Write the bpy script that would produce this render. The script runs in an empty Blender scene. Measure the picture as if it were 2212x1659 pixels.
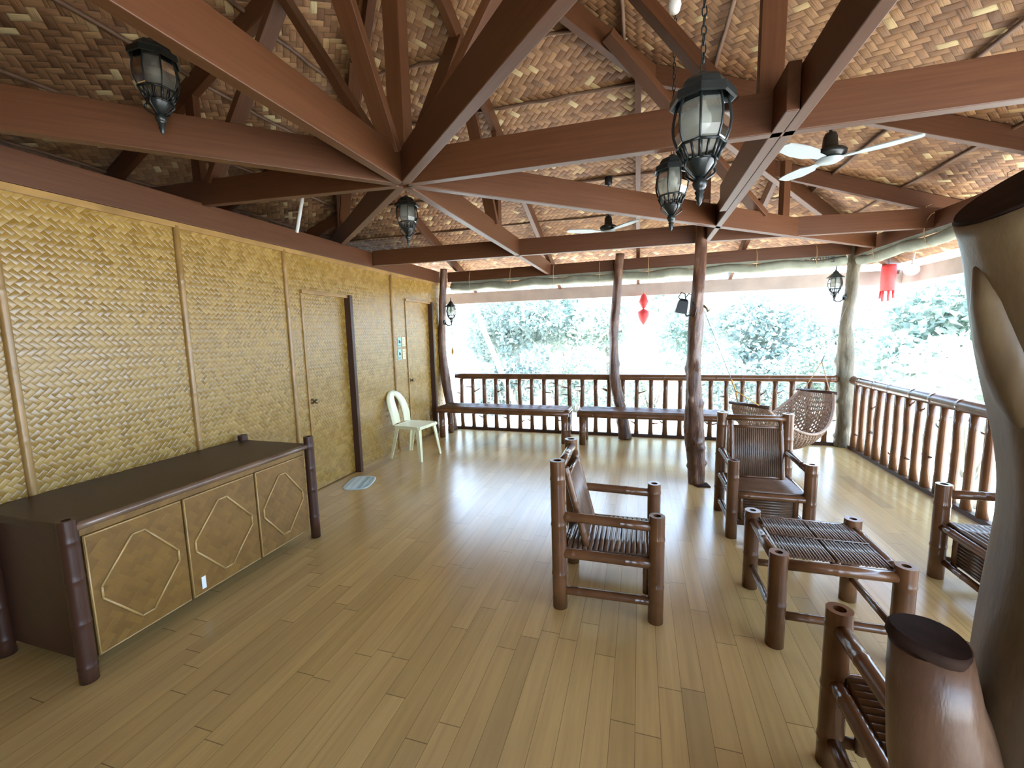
import bpy, math, random
from math import sin, cos, pi, radians, sqrt, atan2
from mathutils import Vector as V, Matrix, noise

SC = bpy.context.scene
COL = SC.collection
random.seed(11)

# ------------------------------------------------------------------ camera
CAM_H = 1.6
F_PX = 920.0
def cam_matrix():
    yaw, pit, rol = radians(-16.775), radians(-6.80), radians(-1.32)
    f = V((sin(yaw)*cos(pit), cos(yaw)*cos(pit), sin(pit)))
    r = f.cross(V((0, 0, 1))).normalized()
    u = r.cross(f)
    r2 = r*cos(rol) + u*sin(rol)
    u2 = -r*sin(rol) + u*cos(rol)
    m = Matrix((r2, u2, -f)).transposed().to_4x4()
    m.translation = V((0, 0, CAM_H))
    return m
cd = bpy.data.cameras.new('camera')
cam = bpy.data.objects.new('camera', cd)
COL.objects.link(cam)
cam.matrix_world = cam_matrix()
cd.sensor_fit = 'HORIZONTAL'
cd.sensor_width = 36.0
cd.lens = 36.0*F_PX/2212.0
cd.clip_start = 0.02
SC.camera = cam

# ------------------------------------------------------------------ node helpers
class NT:
    def __init__(s, name):
        s.m = bpy.data.materials.new(name)
        s.m.use_nodes = True
        s.t = s.m.node_tree
        s.t.nodes.clear()
        s.out = s.t.nodes.new('ShaderNodeOutputMaterial')
        s.b = s.t.nodes.new('ShaderNodeBsdfPrincipled')
        s.t.links.new(s.b.outputs[0], s.out.inputs[0])
    def n(s, typ, **kw):
        nd = s.t.nodes.new('ShaderNode'+typ)
        for k, v in kw.items():
            setattr(nd, k, v)
        return nd
    def link(s, a, b):
        s.t.links.new(a, b)
    def put(s, sock, val):
        if hasattr(val, 'is_linked'):
            s.link(val, sock)
        else:
            sock.default_value = val
    def math(s, op, a, b=0.0, c=None):
        nd = s.n('Math', operation=op)
        s.put(nd.inputs[0], a)
        s.put(nd.inputs[1], b)
        if c is not None:
            s.put(nd.inputs[2], c)
        return nd.outputs[0]
    def comb(s, x, y, z=0.0):
        nd = s.n('CombineXYZ')
        s.put(nd.inputs[0], x); s.put(nd.inputs[1], y); s.put(nd.inputs[2], z)
        return nd.outputs[0]
    def sep(s, vec):
        nd = s.n('SeparateXYZ'); s.link(vec, nd.inputs[0])
        return nd.outputs
    def obj(s):
        return s.n('TexCoord').outputs['Object']
    def uv(s):
        return s.n('TexCoord').outputs['UV']
    def noise(s, vec, scale=5.0, detail=3.0, rough=0.5):
        nd = s.n('TexNoise')
        s.link(vec, nd.inputs['Vector'])
        nd.inputs['Scale'].default_value = scale
        nd.inputs['Detail'].default_value = detail
        nd.inputs['Roughness'].default_value = rough
        return nd.outputs['Fac']
    def white(s, vec):
        nd = s.n('TexWhiteNoise', noise_dimensions='3D')
        s.link(vec, nd.inputs['Vector'])
        return nd.outputs['Value']
    def mapv(s, vec, scale=(1, 1, 1), rot=(0, 0, 0)):
        nd = s.n('Mapping')
        s.link(vec, nd.inputs['Vector'])
        nd.inputs['Scale'].default_value = scale
        nd.inputs['Rotation'].default_value = rot
        return nd.outputs[0]
    def ramp(s, fac, stops):
        nd = s.n('ValToRGB')
        s.put(nd.inputs[0], fac)
        cr = nd.color_ramp
        while len(cr.elements) < len(stops):
            cr.elements.new(0.5)
        for e, (p, c) in zip(cr.elements, stops):
            e.position = p
            e.color = (*c, 1) if len(c) == 3 else c
        return nd.outputs[0]
    def mix(s, fac, a, b):
        nd = s.n('Mix', data_type='RGBA')
        s.put(nd.inputs[0], fac)
        for i, v in ((6, a), (7, b)):
            if hasattr(v, 'is_linked'): s.link(v, nd.inputs[i])
            else: nd.inputs[i].default_value = (*v, 1)
        return nd.outputs[2]
    def fmix(s, fac, a, b):
        nd = s.n('Mix', data_type='FLOAT')
        s.put(nd.inputs[0], fac); s.put(nd.inputs[2], a); s.put(nd.inputs[3], b)
        return nd.outputs[0]
    def bump(s, h, strength=0.3, dist=0.01):
        nd = s.n('Bump')
        s.link(h, nd.inputs['Height'])
        nd.inputs['Strength'].default_value = strength
        nd.inputs['Distance'].default_value = dist
        s.link(nd.outputs[0], s.b.inputs['Normal'])
    def color(s, c):
        if hasattr(c, 'is_linked'): s.link(c, s.b.inputs['Base Color'])
        else: s.b.inputs['Base Color'].default_value = (*c, 1)
    def rough(s, r):
        s.put(s.b.inputs['Roughness'], r)

def plain(name, c, rough=0.5, var=0.12, scale=20.0, metal=0.0, bump=0.0):
    """a procedural material: one colour with gentle mottling"""
    n = NT(name)
    f = n.noise(n.obj(), scale, 4)
    lo = tuple(x*(1-var) for x in c); hi = tuple(min(1, x*(1+var)) for x in c)
    n.color(n.ramp(f, [(0.3, lo), (0.7, hi)]))
    n.rough(rough)
    n.b.inputs['Metallic'].default_value = metal
    if bump: n.bump(f, bump, 0.005)
    return n.m

def weave(n, vec2, size, ang=pi/4):
    """2/2 twill of flat strips; returns (height, random per strip, streak)"""
    v = n.mapv(vec2, (1/size, 1/size, 1), (0, 0, ang))
    u_, v_, _ = n.sep(v)
    i = n.math('FLOOR', u_); j = n.math('FLOOR', v_)
    m = n.math('FLOORED_MODULO', n.math('SUBTRACT', i, j), 4.0)
    over = n.math('LESS_THAN', m, 2.0)
    umj = n.math('SUBTRACT', u_, j); imv = n.math('SUBTRACT', i, v_)
    pr = n.math('MULTIPLY', n.math('FLOORED_MODULO', umj, 4.0), 0.5)
    pc = n.math('MULTIPLY', n.math('SUBTRACT', n.math('FLOORED_MODULO', imv, 4.0), 1.0), 0.5)
    fu = n.math('FRACT', u_); fv = n.math('FRACT', v_)
    run = n.fmix(over, pc, pr)
    acr = n.fmix(over, fu, fv)
    h1 = n.math('POWER', n.math('ABSOLUTE', n.math('SINE', n.math('MULTIPLY', run, pi))), 0.7)
    h2 = n.math('POWER', n.math('ABSOLUTE', n.math('SINE', n.math('MULTIPLY', acr, pi))), 0.35)
    h = n.math('MULTIPLY', h1, h2)
    idr = n.comb(n.math('FLOOR', n.math('MULTIPLY', umj, 0.25)), j, 3.0)
    idc = n.comb(i, n.math('FLOOR', n.math('MULTIPLY', imv, 0.25)), 77.0)
    mx = n.n('Mix', data_type='VECTOR')
    n.link(over, mx.inputs[0]); n.link(idc, mx.inputs[4]); n.link(idr, mx.inputs[5])
    rnd = n.white(mx.outputs[1])
    s1 = n.noise(n.mapv(v, (0.35, 7, 1)), 1.0, 2)
    s2 = n.noise(n.mapv(v, (7, 0.35, 1)), 1.0, 2)
    streak = n.fmix(over, s2, s1)
    return h, rnd, streak

# ------------------------------------------------------------------ materials
M = {}
def mk_wall_mat():
    n = NT('golden_woven_bamboo')
    x, y, z = n.sep(n.obj())
    uv = n.comb(y, z)
    h, rnd, st = weave(n, uv, 0.027)
    base = n.ramp(rnd, [(0.0, (.215, .115, .013)), (0.55, (.275, .155, .021)), (1.0, (.34, .205, .036))])
    c = n.mix(n.math('MULTIPLY', st, .35), base, (.30, .17, .04))
    big = n.noise(n.obj(), 1.3, 4)
    c = n.mix(n.math('MULTIPLY', n.ramp(big, [(.4, (0, 0, 0)), (.75, (1, 1, 1))]), .22), c, (.33, .20, .06))
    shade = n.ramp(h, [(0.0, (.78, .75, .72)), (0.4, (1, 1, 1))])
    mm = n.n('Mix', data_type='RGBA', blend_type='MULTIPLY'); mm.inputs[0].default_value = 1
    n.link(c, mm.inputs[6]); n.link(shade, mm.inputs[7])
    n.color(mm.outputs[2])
    n.rough(n.fmix(rnd, .20, .34))
    n.b.inputs['Specular IOR Level'].default_value = .65
    n.bump(h, .38, .005)
    return n.m
def mk_roof_mat():
    n = NT('brown_woven_bamboo_ceiling')
    h, rnd, st = weave(n, n.uv(), 0.048)
    base = n.ramp(rnd, [(0.0, (.15, .066, .028)), (0.4, (.27, .130, .056)), (0.8, (.38, .20, .090)), (0.91, (.45, .26, .115)), (0.955, (.66, .50, .25)), (1.0, (.75, .62, .34))])
    c = n.mix(n.math('MULTIPLY', st, .45), base, (.10, .045, .018))
    big = n.noise(n.uv(), 0.9, 3)
    c = n.mix(n.math('MULTIPLY', n.ramp(big, [(.42, (0, 0, 0)), (.7, (1, 1, 1))]), .35), c, (.34, .18, .06))
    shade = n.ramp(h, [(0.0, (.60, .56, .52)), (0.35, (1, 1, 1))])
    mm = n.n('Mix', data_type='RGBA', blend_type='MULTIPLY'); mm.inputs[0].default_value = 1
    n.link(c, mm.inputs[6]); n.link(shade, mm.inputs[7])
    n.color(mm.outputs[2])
    n.rough(.6)
    n.bump(n.math('ADD', h, n.math('MULTIPLY', st, .5)), .8, .012)
    return n.m
def mk_cabinet_mat():
    n = NT('amber_bamboo_ply')
    x, y, z = n.sep(n.obj())
    h, rnd, st = weave(n, n.comb(y, z), 0.03)
    base = n.ramp(rnd, [(0.0, (.100, .044, .007)), (0.5, (.135, .063, .011)), (1.0, (.17, .084, .016))])
    c = n.mix(n.math('MULTIPLY', st, .5), base, (.11, .055, .016))
    big = n.noise(n.obj(), 5, 4)
    c = n.mix(n.math('MULTIPLY', big, .3), c, (.40, .22, .05))
    n.color(c); n.rough(.36); n.bump(h, .25, .003)
    return n.m
def mk_floor():
    n = NT('varnished_floor_planks')
    x, y, z = n.sep(n.obj())
    pw = 0.098
    xi = n.math('DIVIDE', x, pw)
    i = n.math('FLOOR', xi)
    off = n.white(n.comb(i, 5.0, 1.0))
    yj = n.math('ADD', n.math('DIVIDE', y, 0.85), n.math('MULTIPLY', off, 7.3))
    j = n.math('FLOOR', yj)
    r = n.white(n.comb(i, j, 9.0))
    base = n.ramp(r, [(0.0, (.33, .22, .10)), (0.06, (.49, .325, .125)), (0.6, (.54, .36, .14)), (1.0, (.59, .40, .16))])
    gr = n.noise(n.mapv(n.obj(), (34, 1.6, 1)), 1.0, 5, .6)
    c = n.mix(n.math('MULTIPLY', n.ramp(gr, [(.38, (0, 0, 0)), (.7, (1, 1, 1))]), .35), base, (.30, .18, .07))
    wear = n.noise(n.mapv(n.obj(), (1.6, .5, 1)), 1.2, 4)
    c = n.mix(n.math('MULTIPLY', n.ramp(wear, [(.52, (0, 0, 0)), (.72, (1, 1, 1))]), .30), c, (.34, .25, .15))
    fx = n.math('ABSOLUTE', n.math('SUBTRACT', n.math('FRACT', xi), .5))
    fy = n.math('ABSOLUTE', n.math('SUBTRACT', n.math('FRACT', yj), .5))
    gx = n.math('GREATER_THAN', fx, .488)
    gy = n.math('GREATER_THAN', fy, .4975)
    gap = n.math('MAXIMUM', gx, gy)
    c = n.mix(n.math('MULTIPLY', gap, .6), c, (.07, .04, .02))
    n.color(c)
    n.rough(n.fmix(n.noise(n.mapv(n.obj(), (3, 1, 1)), 2.0, 4), .17, .30))
    n.b.inputs['Specular IOR Level'].default_value = .5
    hh = n.math('SUBTRACT', n.math('ADD', n.math('MULTIPLY', gr, .10), n.math('MULTIPLY', n.noise(n.mapv(n.obj(), (8, 1.2, 1)), 1.0, 2), .35)), gap)
    n.bump(hh, .05, .003)
    return n.m
def mk_wood(name, c1, c2, rough=.5, axis_scale=(3, 3, 3)):
    n = NT(name)
    # grain runs along the longest UV direction: UV u = along the piece
    g = n.noise(n.mapv(n.uv(), (2.0, 60, 1)), 1.0, 5, .6)
    b = n.noise(n.mapv(n.obj(), axis_scale), 1.0, 3)
    c = n.mix(n.ramp(g, [(.3, (0, 0, 0)), (.75, (1, 1, 1))]), c1, c2)
    c = n.mix(n.math('MULTIPLY', b, .35), c, tuple(x*.6 for x in c1))
    n.color(c); n.rough(rough); n.bump(g, .12, .003); n.b.inputs['Specular IOR Level'].default_value = .35
    return n.m
def mk_bamboo(name, cd_, cl, rough=.25, spec=.5):
    n = NT(name)
    g = n.noise(n.mapv(n.uv(), (1.0, 22, 1)), 1.0, 4, .6)
    b = n.noise(n.obj(), 6.0, 3)
    c = n.mix(g, cd_, cl)
    c = n.mix(n.ramp(b, [(.35, (0, 0, 0)), (.8, (.8, .8, .8))]), c, tuple(x*.55 for x in cd_))
    n.color(c); n.rough(rough); n.b.inputs['Specular IOR Level'].default_value = spec
    n.bump(g, .08, .002)
    return n.m
def mk_bark(name, c1, c2, c3, rough=.6, sc=14):
    n = NT(name)
    a = n.noise(n.mapv(n.obj(), (1, 1, .28)), sc, 6, .65)
    b = n.noise(n.obj(), 5, 4)
    c = n.ramp(a, [(.30, c1), (.52, c2), (.74, c3)])
    c = n.mix(n.math('MULTIPLY', b, .5), c, c1)
    n.color(c); n.rough(rough); n.bump(a, .8 if sc > 10 else .35, .02 if sc > 10 else .01)
    return n.m
def mk_glass():
    n = NT('smoked_lantern_glass')
    t = n.n('BsdfTransparent'); t.inputs[0].default_value = (.80, .81, .78, 1)
    d = n.n('BsdfTranslucent'); d.inputs[0].default_value = (.40, .42, .37, 1)
    d2 = n.n('BsdfDiffuse'); d2.inputs[0].default_value = (.30, .31, .27, 1)
    g = n.n('BsdfGlossy'); g.inputs['Roughness'].default_value = .08
    a1 = n.n('MixShader'); a1.inputs[0].default_value = .4
    n.link(d.outputs[0], a1.inputs[1]); n.link(d2.outputs[0], a1.inputs[2])
    a2 = n.n('MixShader')
    f = n.noise(n.obj(), 30, 2)
    n.link(n.math('ADD', n.math('MULTIPLY', f, .2), .42), a2.inputs[0])
    n.link(t.outputs[0], a2.inputs[1]); n.link(a1.outputs[0], a2.inputs[2])
    a3 = n.n('MixShader')
    fr = n.n('Fresnel'); fr.inputs[0].default_value = 1.45
    n.link(fr.outputs[0], a3.inputs[0]); n.link(a2.outputs[0], a3.inputs[1]); n.link(g.outputs[0], a3.inputs[2])
    n.link(a3.outputs[0], n.out.inputs[0])
    return n.m
def mk_leaf(name, c1, c2):
    n = NT(name)
    f = n.noise(n.obj(), 1.7, 3)
    c = n.ramp(f, [(.3, c1), (.7, c2)])
    n.color(c); n.rough(.45)
    t = n.n('BsdfTranslucent'); n.link(c, t.inputs[0])
    a = n.n('MixShader'); a.inputs[0].default_value = .45
    n.link(n.b.outputs[0], a.inputs[1]); n.link(t.outputs[0], a.inputs[2]); n.link(a.outputs[0], n.out.inputs[0])
    return n.m
def mk_mat_rag():
    n = NT('pale_striped_rag_weave')
    u, v, _ = n.sep(n.uv())
    r = n.math('FLOOR', n.math('MULTIPLY', v, 9.0))
    w = n.white(n.comb(r, 2.0, 4.0))
    c = n.ramp(w, [(0, (.22, .36, .33)), (.35, (.55, .70, .66)), (.7, (.75, .82, .76)), (1, (.34, .50, .48))])
    nn_ = n.noise(n.obj(), 130, 3)
    c = n.mix(n.math('MULTIPLY', nn_, .35), c, (.85, .88, .82))
    n.color(c); n.rough(.9); n.bump(nn_, .8, .01)
    return n.m

M['wallmat'] = mk_wall_mat()
M['roofmat'] = mk_roof_mat()
M['ply'] = mk_cabinet_mat()
M['floor'] = mk_floor()
M['beam'] = mk_wood('reddish_timber', (.080, .028, .0105), (.118, .046, .018), .42, (2, 2, 2))
M['darkwood'] = mk_wood('dark_brown_timber', (.048, .020, .012), (.075, .031, .017), .35)
M['topwood'] = mk_wood('dark_cabinet_top', (.045, .023, .012), (.075, .04, .021), .42)
M['bamboo'] = mk_bamboo('varnished_brown_bamboo', (.115, .046, .018), (.19, .085, .035), .2, .6)
M['slat'] = mk_bamboo('brown_bamboo_slats', (.125, .072, .044), (.23, .14, .09), .25, .6)
M['tanbamboo'] = mk_bamboo('tan_bamboo_batten', (.30, .165, .05), (.42, .25, .085), .28)
M['tantrim'] = mk_bamboo('pale_split_bamboo_trim', (.40, .24, .08), (.55, .36, .14), .3)
M['purlin'] = mk_bamboo('weathered_bamboo_pole', (.13, .065, .035), (.24, .14, .085), .5)
M['bark'] = mk_bark('knotty_brown_bark', (.045, .019, .011), (.15, .068, .036), (.36, .21, .13), .34)
M['greybark'] = mk_bark('greenish_bark', (.05, .038, .022), (.14, .115, .065), (.27, .24, .15), .55)
M['trunk'] = mk_bark('olive_brown_trunk', (.075, .048, .025), (.20, .135, .07), (.34, .25, .14), .40, 6)
M['stub'] = mk_bark('reddish_brown_stub_wood', (.06, .028, .016), (.13, .065, .036), (.24, .15, .095), .35, 9)
M['cut'] = plain('dark_sawn_wood', (.030, .015, .010), .85, .3, 30)
M['cut'].node_tree.nodes['Principled BSDF'].inputs['Specular IOR Level'].default_value = .12
M['black'] = plain('black_painted_metal', (.012, .016, .016), .32, .2, 40, .0)
M['blade'] = plain('grey_white_fan_blade', (.34, .40, .42), .4, .05, 8)
M['glass'] = mk_glass()
M['bulb'] = plain('white_bulb', (.85, .86, .82), .25, .03)
M['plastic'] = plain('cream_plastic', (.74, .72, .46), .32, .03, 12)
M['wicker'] = plain('pale_brown_wicker', (.34, .225, .15), .5, .3, 60)
M['rope'] = plain('tan_rope', (.45, .30, .15), .8, .2, 80)
M['yrope'] = plain('orange_yellow_rope', (.60, .32, .08), .8, .2, 80)
M['wire'] = plain('grey_cord', (.22, .24, .24), .6, .1)
M['tarp'] = plain('grey_green_canvas', (.21, .225, .17), .7, .18, 9, 0, .4)
M['brass'] = plain('dull_brass', (.20, .14, .06), .35, .2, 30, .6)
M['rag'] = mk_mat_rag()
M['teal'] = plain('teal_paper', (.35, .56, .50), .7, .2, 60)
M['cream'] = plain('cream_paper', (.66, .64, .40), .7, .1, 60)
M['ink'] = plain('black_ink', (.02, .02, .02), .7, .1)
M['red'] = plain('red_cloth', (.62, .05, .05), .6, .15)
M['white'] = plain('white_plastic', (.75, .78, .78), .4, .04)
M['fascia'] = plain('greyish_fascia_board', (.40, .34, .30), .6, .12, 4)
M['ground'] = plain('pale_dry_ground', (.74, .68, .57), .9, .2, 1.2)
M['leafA'] = mk_leaf('hazed_mid_green_leaf', (.30, .37, .31), (.47, .54, .46))  # all leaf colours greyed and lightened: bright outdoor haze painted in
M['leafB'] = mk_leaf('hazed_pale_green_leaf', (.46, .52, .45), (.62, .67, .59))
M['leafC'] = mk_leaf('hazed_deep_green_leaf', (.23, .29, .255), (.36, .42, .37))
M['stem'] = plain('grey_brown_stem', (.34, .30, .24), .8, .2, 8)
M['palebamboo'] = plain('bleached_bamboo', (.74, .70, .60), .5, .08, 5)

# ------------------------------------------------------------------ mesh builder
class MB:
    def __init__(s):
        s.v = []; s.f = []; s.uv = []; s.sm = []
    def _add(s, verts, faces, uvs=None, smooth=False):
        o = len(s.v)
        s.v += [V(p) for p in verts]
        for k, f in enumerate(faces):
            s.f.append([o+i for i in f])
            s.uv.append(uvs[k] if uvs else None)
            s.sm.append(smooth)
    def box(s, c, d, R=None):
        c = V(c); hx, hy, hz = d[0]/2, d[1]/2, d[2]/2
        vs = [V((sx*hx, sy*hy, sz*hz)) for sx in (-1, 1) for sy in (-1, 1) for sz in (-1, 1)]
        fs = [(0, 1, 3, 2), (4, 6, 7, 5), (0, 4, 5, 1), (2, 3, 7, 6), (0, 2, 6, 4), (1, 5, 7, 3)]
        ax = max(range(3), key=lambda k: d[k])
        oth = [k for k in range(3) if k != ax]
        uvs = [[(vs[i][ax], vs[i][oth[0]]+vs[i][oth[1]]) for i in f] for f in fs]
        if R: vs = [R @ p for p in vs]
        s._add([c+p for p in vs], fs, uvs)
        return s
    def box2(s, a, b):
        return s.box([(a[i]+b[i])/2 for i in range(3)], [abs(b[i]-a[i]) for i in range(3)])
    def beam(s, p0, p1, w, h, up=(0, 0, 1)):
        """rectangular timber from p0 to p1 (axis of the section), width w, height h along up"""
        p0 = V(p0); p1 = V(p1); d = p1-p0; L = d.length; d.normalize()
        side = d.cross(V(up)).normalized(); u = side.cross(d)
        R = Matrix((d, side, u)).transposed()
        return s.box((p0+p1)/2, (L, w, h), R)
    def tube(s, pts, r, n=10, caps=True, hollow=0.0, twist=0.0, ell=None):
        pts = [V(p) for p in pts]
        k = len(pts)
        rs = list(r) if hasattr(r, '__len__') else [r]*k
        t0 = (pts[1]-pts[0]).normalized()
        a = V((0, 0, 1)) if abs(t0.z) < .9 else V((1, 0, 0))
        x = a.cross(t0).normalized(); vs = []; acc = 0.0; al = []
        for i in range(k):
            t = (pts[min(i+1, k-1)]-pts[max(i-1, 0)]).normalized()
            x = (x - t*x.dot(t)).normalized(); y = t.cross(x)
            if i: acc += (pts[i]-pts[i-1]).length
            al.append(acc)
            for q in range(n):
                an = 2*pi*q/n + twist*i
                rr = rs[i]*(ell(i, an) if ell else 1.0)
                vs.append(pts[i]+x*rr*cos(an)+y*rr*sin(an))
        fs = []; uvs = []
        for i in range(k-1):
            for q in range(n):
                q2 = (q+1) % n
                fs.append((i*n+q, i*n+q2, (i+1)*n+q2, (i+1)*n+q))
                uvs.append([(al[i], q/n), (al[i], (q+1)/n), (al[i+1], (q+1)/n), (al[i+1], q/n)])
        s._add(vs, fs, uvs, True)
        if caps:
            o = len(s.v)-k*n
            s.f.append([o+q for q in reversed(range(n))]); s.uv.append([(0, 0)]*n); s.sm.append(False)
            if not hollow:
                s.f.append([o+(k-1)*n+q for q in range(n)]); s.uv.append([(0, 0)]*n); s.sm.append(False)
            else:
                # a cut bamboo end: rim, then a cup
                t = (pts[-1]-pts[-2]).normalized()
                top = [V(vs[(k-1)*n+q]) for q in range(n)]; ctr = pts[-1]
                inn = [ctr+(p-ctr)*hollow for p in top]
                dn = [p-t*rs[-1]*.7 for p in inn]
                o2 = len(s.v); s.v += top+inn+dn
                for q in range(n):
                    q2 = (q+1) % n
                    for A, B in ((0, n), (n, 2*n)):
                        s.f.append([o2+A+q, o2+A+q2, o2+B+q2, o2+B+q]); s.uv.append([(0, 0)]*4); s.sm.append(False)
                s.f.append([o2+2*n+q for q in range(n)]); s.uv.append([(0, 0)]*n); s.sm.append(False)
        return s
    def lathe(s, prof, n=24, c=(0, 0, 0), smooth=True, phase=0.0):
        c = V(c); k = len(prof)
        vs = [c+V((r*cos(2*pi*q/n+phase), r*sin(2*pi*q/n+phase), z)) for r, z in prof for q in range(n)]
        fs = [(i*n+q, i*n+(q+1) % n, (i+1)*n+(q+1) % n, (i+1)*n+q) for i in range(k-1) for q in range(n)]
        s._add(vs, fs, None, smooth)
        return s
    def prism(s, pts, ext):
        """pts: 3-D outline (planar), ext: extrusion vector"""
        pts = [V(p) for p in pts]; e = V(ext); n = len(pts)
        vs = pts+[p+e for p in pts]
        fs = [list(reversed(range(n))), [n+i for i in range(n)]]+[(i, (i+1) % n, n+(i+1) % n, n+i) for i in range(n)]
        s._add(vs, fs)
        return s
    def build(s, name, mat, parent=None, world=False, bevel=0.0):
        me = bpy.data.meshes.new(name)
        off = V((0, 0, 0)); q_ = parent
        while world and q_ is not None:
            off += V(q_.location); q_ = q_.parent
        me.from_pydata([p-off for p in s.v], [], s.f)
        ul = me.uv_layers.new(name='UVMap')
        li = 0
        for f, u in zip(s.f, s.uv):
            for q in range(len(f)):
                ul.data[li].uv = u[q] if u else (s.v[f[q]].x+s.v[f[q]].y, s.v[f[q]].z)
                li += 1
        me.polygons.foreach_set('use_smooth', s.sm)
        me.validate()
        me.update()
        me.materials.append(M[mat] if isinstance(mat, str) else mat)
        o = bpy.data.objects.new(name, me)
        COL.objects.link(o)
        if parent is not None: o.parent = parent
        if bevel:
            b = o.modifiers.new('edge', 'BEVEL'); b.width = bevel; b.segments = 2; b.limit_method = 'ANGLE'
        return o

def tag(o, label, cat, group=None, kind=None):
    o['label'] = label
    o['category'] = cat
    if group: o['group'] = group
    if kind: o['kind'] = kind
    return o
def thing(name, label, cat, loc=(0, 0, 0), rz=0.0, group=None, kind=None):
    o = bpy.data.objects.new(name, None)
    o.empty_display_size = .1
    COL.objects.link(o)
    o.location = loc; o.rotation_euler = (0, 0, rz)
    return tag(o, label, cat, group, kind)
def kids(o):
    return [c for c in bpy.data.objects if c.parent is o]
def copy_tree(o, parent=None):
    c = o.copy(); COL.objects.link(c)
    if parent is not None: c.parent = parent
    for ch in kids(o):
        copy_tree(ch, c)
    return c

def bamboo(mb, p0, p1, r, node=.2, n=12, hollow=0.0, bulge=.065, seed=None, bend=0.0):
    """one bamboo culm with swollen node rings"""
    p0 = V(p0); p1 = V(p1); d = p1-p0; L = d.length
    rg = random.Random(seed if seed is not None else int((p0.x*31+p0.y*17+p0.z*7+L*13)*1000))
    a = V((0, 0, 1)) if abs(d.normalized().z) < .9 else V((1, 0, 0))
    sd = d.cross(a).normalized()
    pts = []; rs = []
    t = [0.0]
    x = rg.uniform(.3, .9)*node
    while x < L-.02:
        t += [x-.03, x-.012, x-.004, x+.004, x+.012, x+.03]
        x += node*rg.uniform(.85, 1.15)
    t = [q for q in t if 0 <= q < L-.001]+[L]
    for q in t:
        pts.append(p0+d*(q/L)+sd*bend*sin(pi*q/L))
        rs.append(r)
    x0 = 1
    for k in range(1, len(t)-1, 6):
        for m_, b_ in ((2, bulge), (3, bulge*.75)):
            if k+m_ < len(rs)-1: rs[k+m_] = r*(1+b_)
    mb.tube(pts, rs, n, True, hollow)
    return mb

# ------------------------------------------------------------------ plan of the pavilion (metres)
XW = -3.21          # woven wall face
XR = 2.64           # right eave plate / railing
YB = 6.60           # back eave plate / railing
NX, NY = -1.34, 2.33
XL = 2*NX-XR        # far left eave
YF = 2*NY-YB        # front eave
ZA, ZE = 4.05, 2.64
SX = (ZA-ZE)/(XR-NX); SY = (ZA-ZE)/(YB-NY)
def zr(x, y):
    """underside of the rafters"""
    return ZA-max(SX*abs(x-NX), SY*abs(y-NY))
RD = .14            # rafter depth

# ================================================================== SETTING
fl = MB(); fl.box2((XL-.1, YF-.6, -.12), (XR+.12, YB+.12, 0)).build('floor', 'floor')
tag(bpy.data.objects['floor'], 'polished tan plank floor of the pavilion', 'floor', kind='structure')

D1 = (3.50, 4.21, 2.05); D2 = (5.46, 6.22, 2.10)
w = MB()
y0 = YF-.5
for (ya, yb, za_, zb_) in ((y0, D1[0], 0, 2.45), (D1[0], D1[1], D1[2], 2.45), (D1[1], D2[0], 0, 2.45), (D2[0], D2[1], D2[2], 2.45), (D2[1], YB-.03, 0, 2.45)):
    w.box2((XW-.07, ya, za_), (XW, yb, zb_))
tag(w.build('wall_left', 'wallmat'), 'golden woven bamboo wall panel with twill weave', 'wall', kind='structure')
w = MB(); w.box2((XL, YB-.13, 0), (XW-.07, YB-.05, 2.6))
tag(w.build('wall_back', 'wallmat'), 'back wall of the closed rooms beyond the golden wall', 'wall', kind='structure')
w = MB(); w.box2((XL, y0, 0), (XL+.07, YB-.1, 2.75))
tag(w.build('wall_outer', 'wallmat'), 'outer wall of the closed rooms beyond the golden wall', 'wall', kind='structure')
w = MB(); w.box2((XL, -1.42, 0), (.25, -1.35, 2.9))  # unseen, added to hold back front light; open on the right to let some in
tag(w.build('wall_unseen_front', 'topwood'), 'unseen dark wall behind the viewpoint, added to limit light from the front', 'wall', kind='structure')

b = MB(); b.box2((XW, y0, 0), (XW+.012, D1[0]-.05, .035)); b.box2((XW, D1[1]+.04, 0), (XW+.012, D2[0]-.04, .035)); b.box2((XW, D2[1]+.04, 0), (XW+.012, YB-.1, .035))
tag(b.build('baseboard_left', 'tanbamboo'), 'thin bamboo strip along the foot of the golden wall', 'baseboard', kind='structure')
b = MB(); b.box2((XW, y0, 2.405), (XW+.02, YB-.1, 2.445))
tag(b.build('trim_1', 'tanbamboo'), 'long thin bamboo strip under the beam above the golden wall', 'trim', kind='structure')
batt = [(.47, 'behind the left end of the cabinet near the viewpoint'), (1.41, 'rising behind the left half of the cabinet'), (2.35, 'rising behind the right half of the cabinet'),
        (3.32, 'just left of the nearer door'), (5.11, 'between the two doors above the plastic chair')]
for k, (yy, where) in enumerate(batt):
    m_ = MB(); pts = [(XW+.004, yy+.006*sin(z*3), z) for z in (0, .5, 1., 1.5, 2., 2.42)]
    bamboo(m_, (XW+.004, yy, 0.0), (XW+.004, yy, 2.42), .021, .42, 10, seed=k)
    tag(m_.build('trim_%d' % (k+2), 'tanbamboo'), 'upright split bamboo batten on the golden wall, '+where, 'trim', kind='structure')

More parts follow.
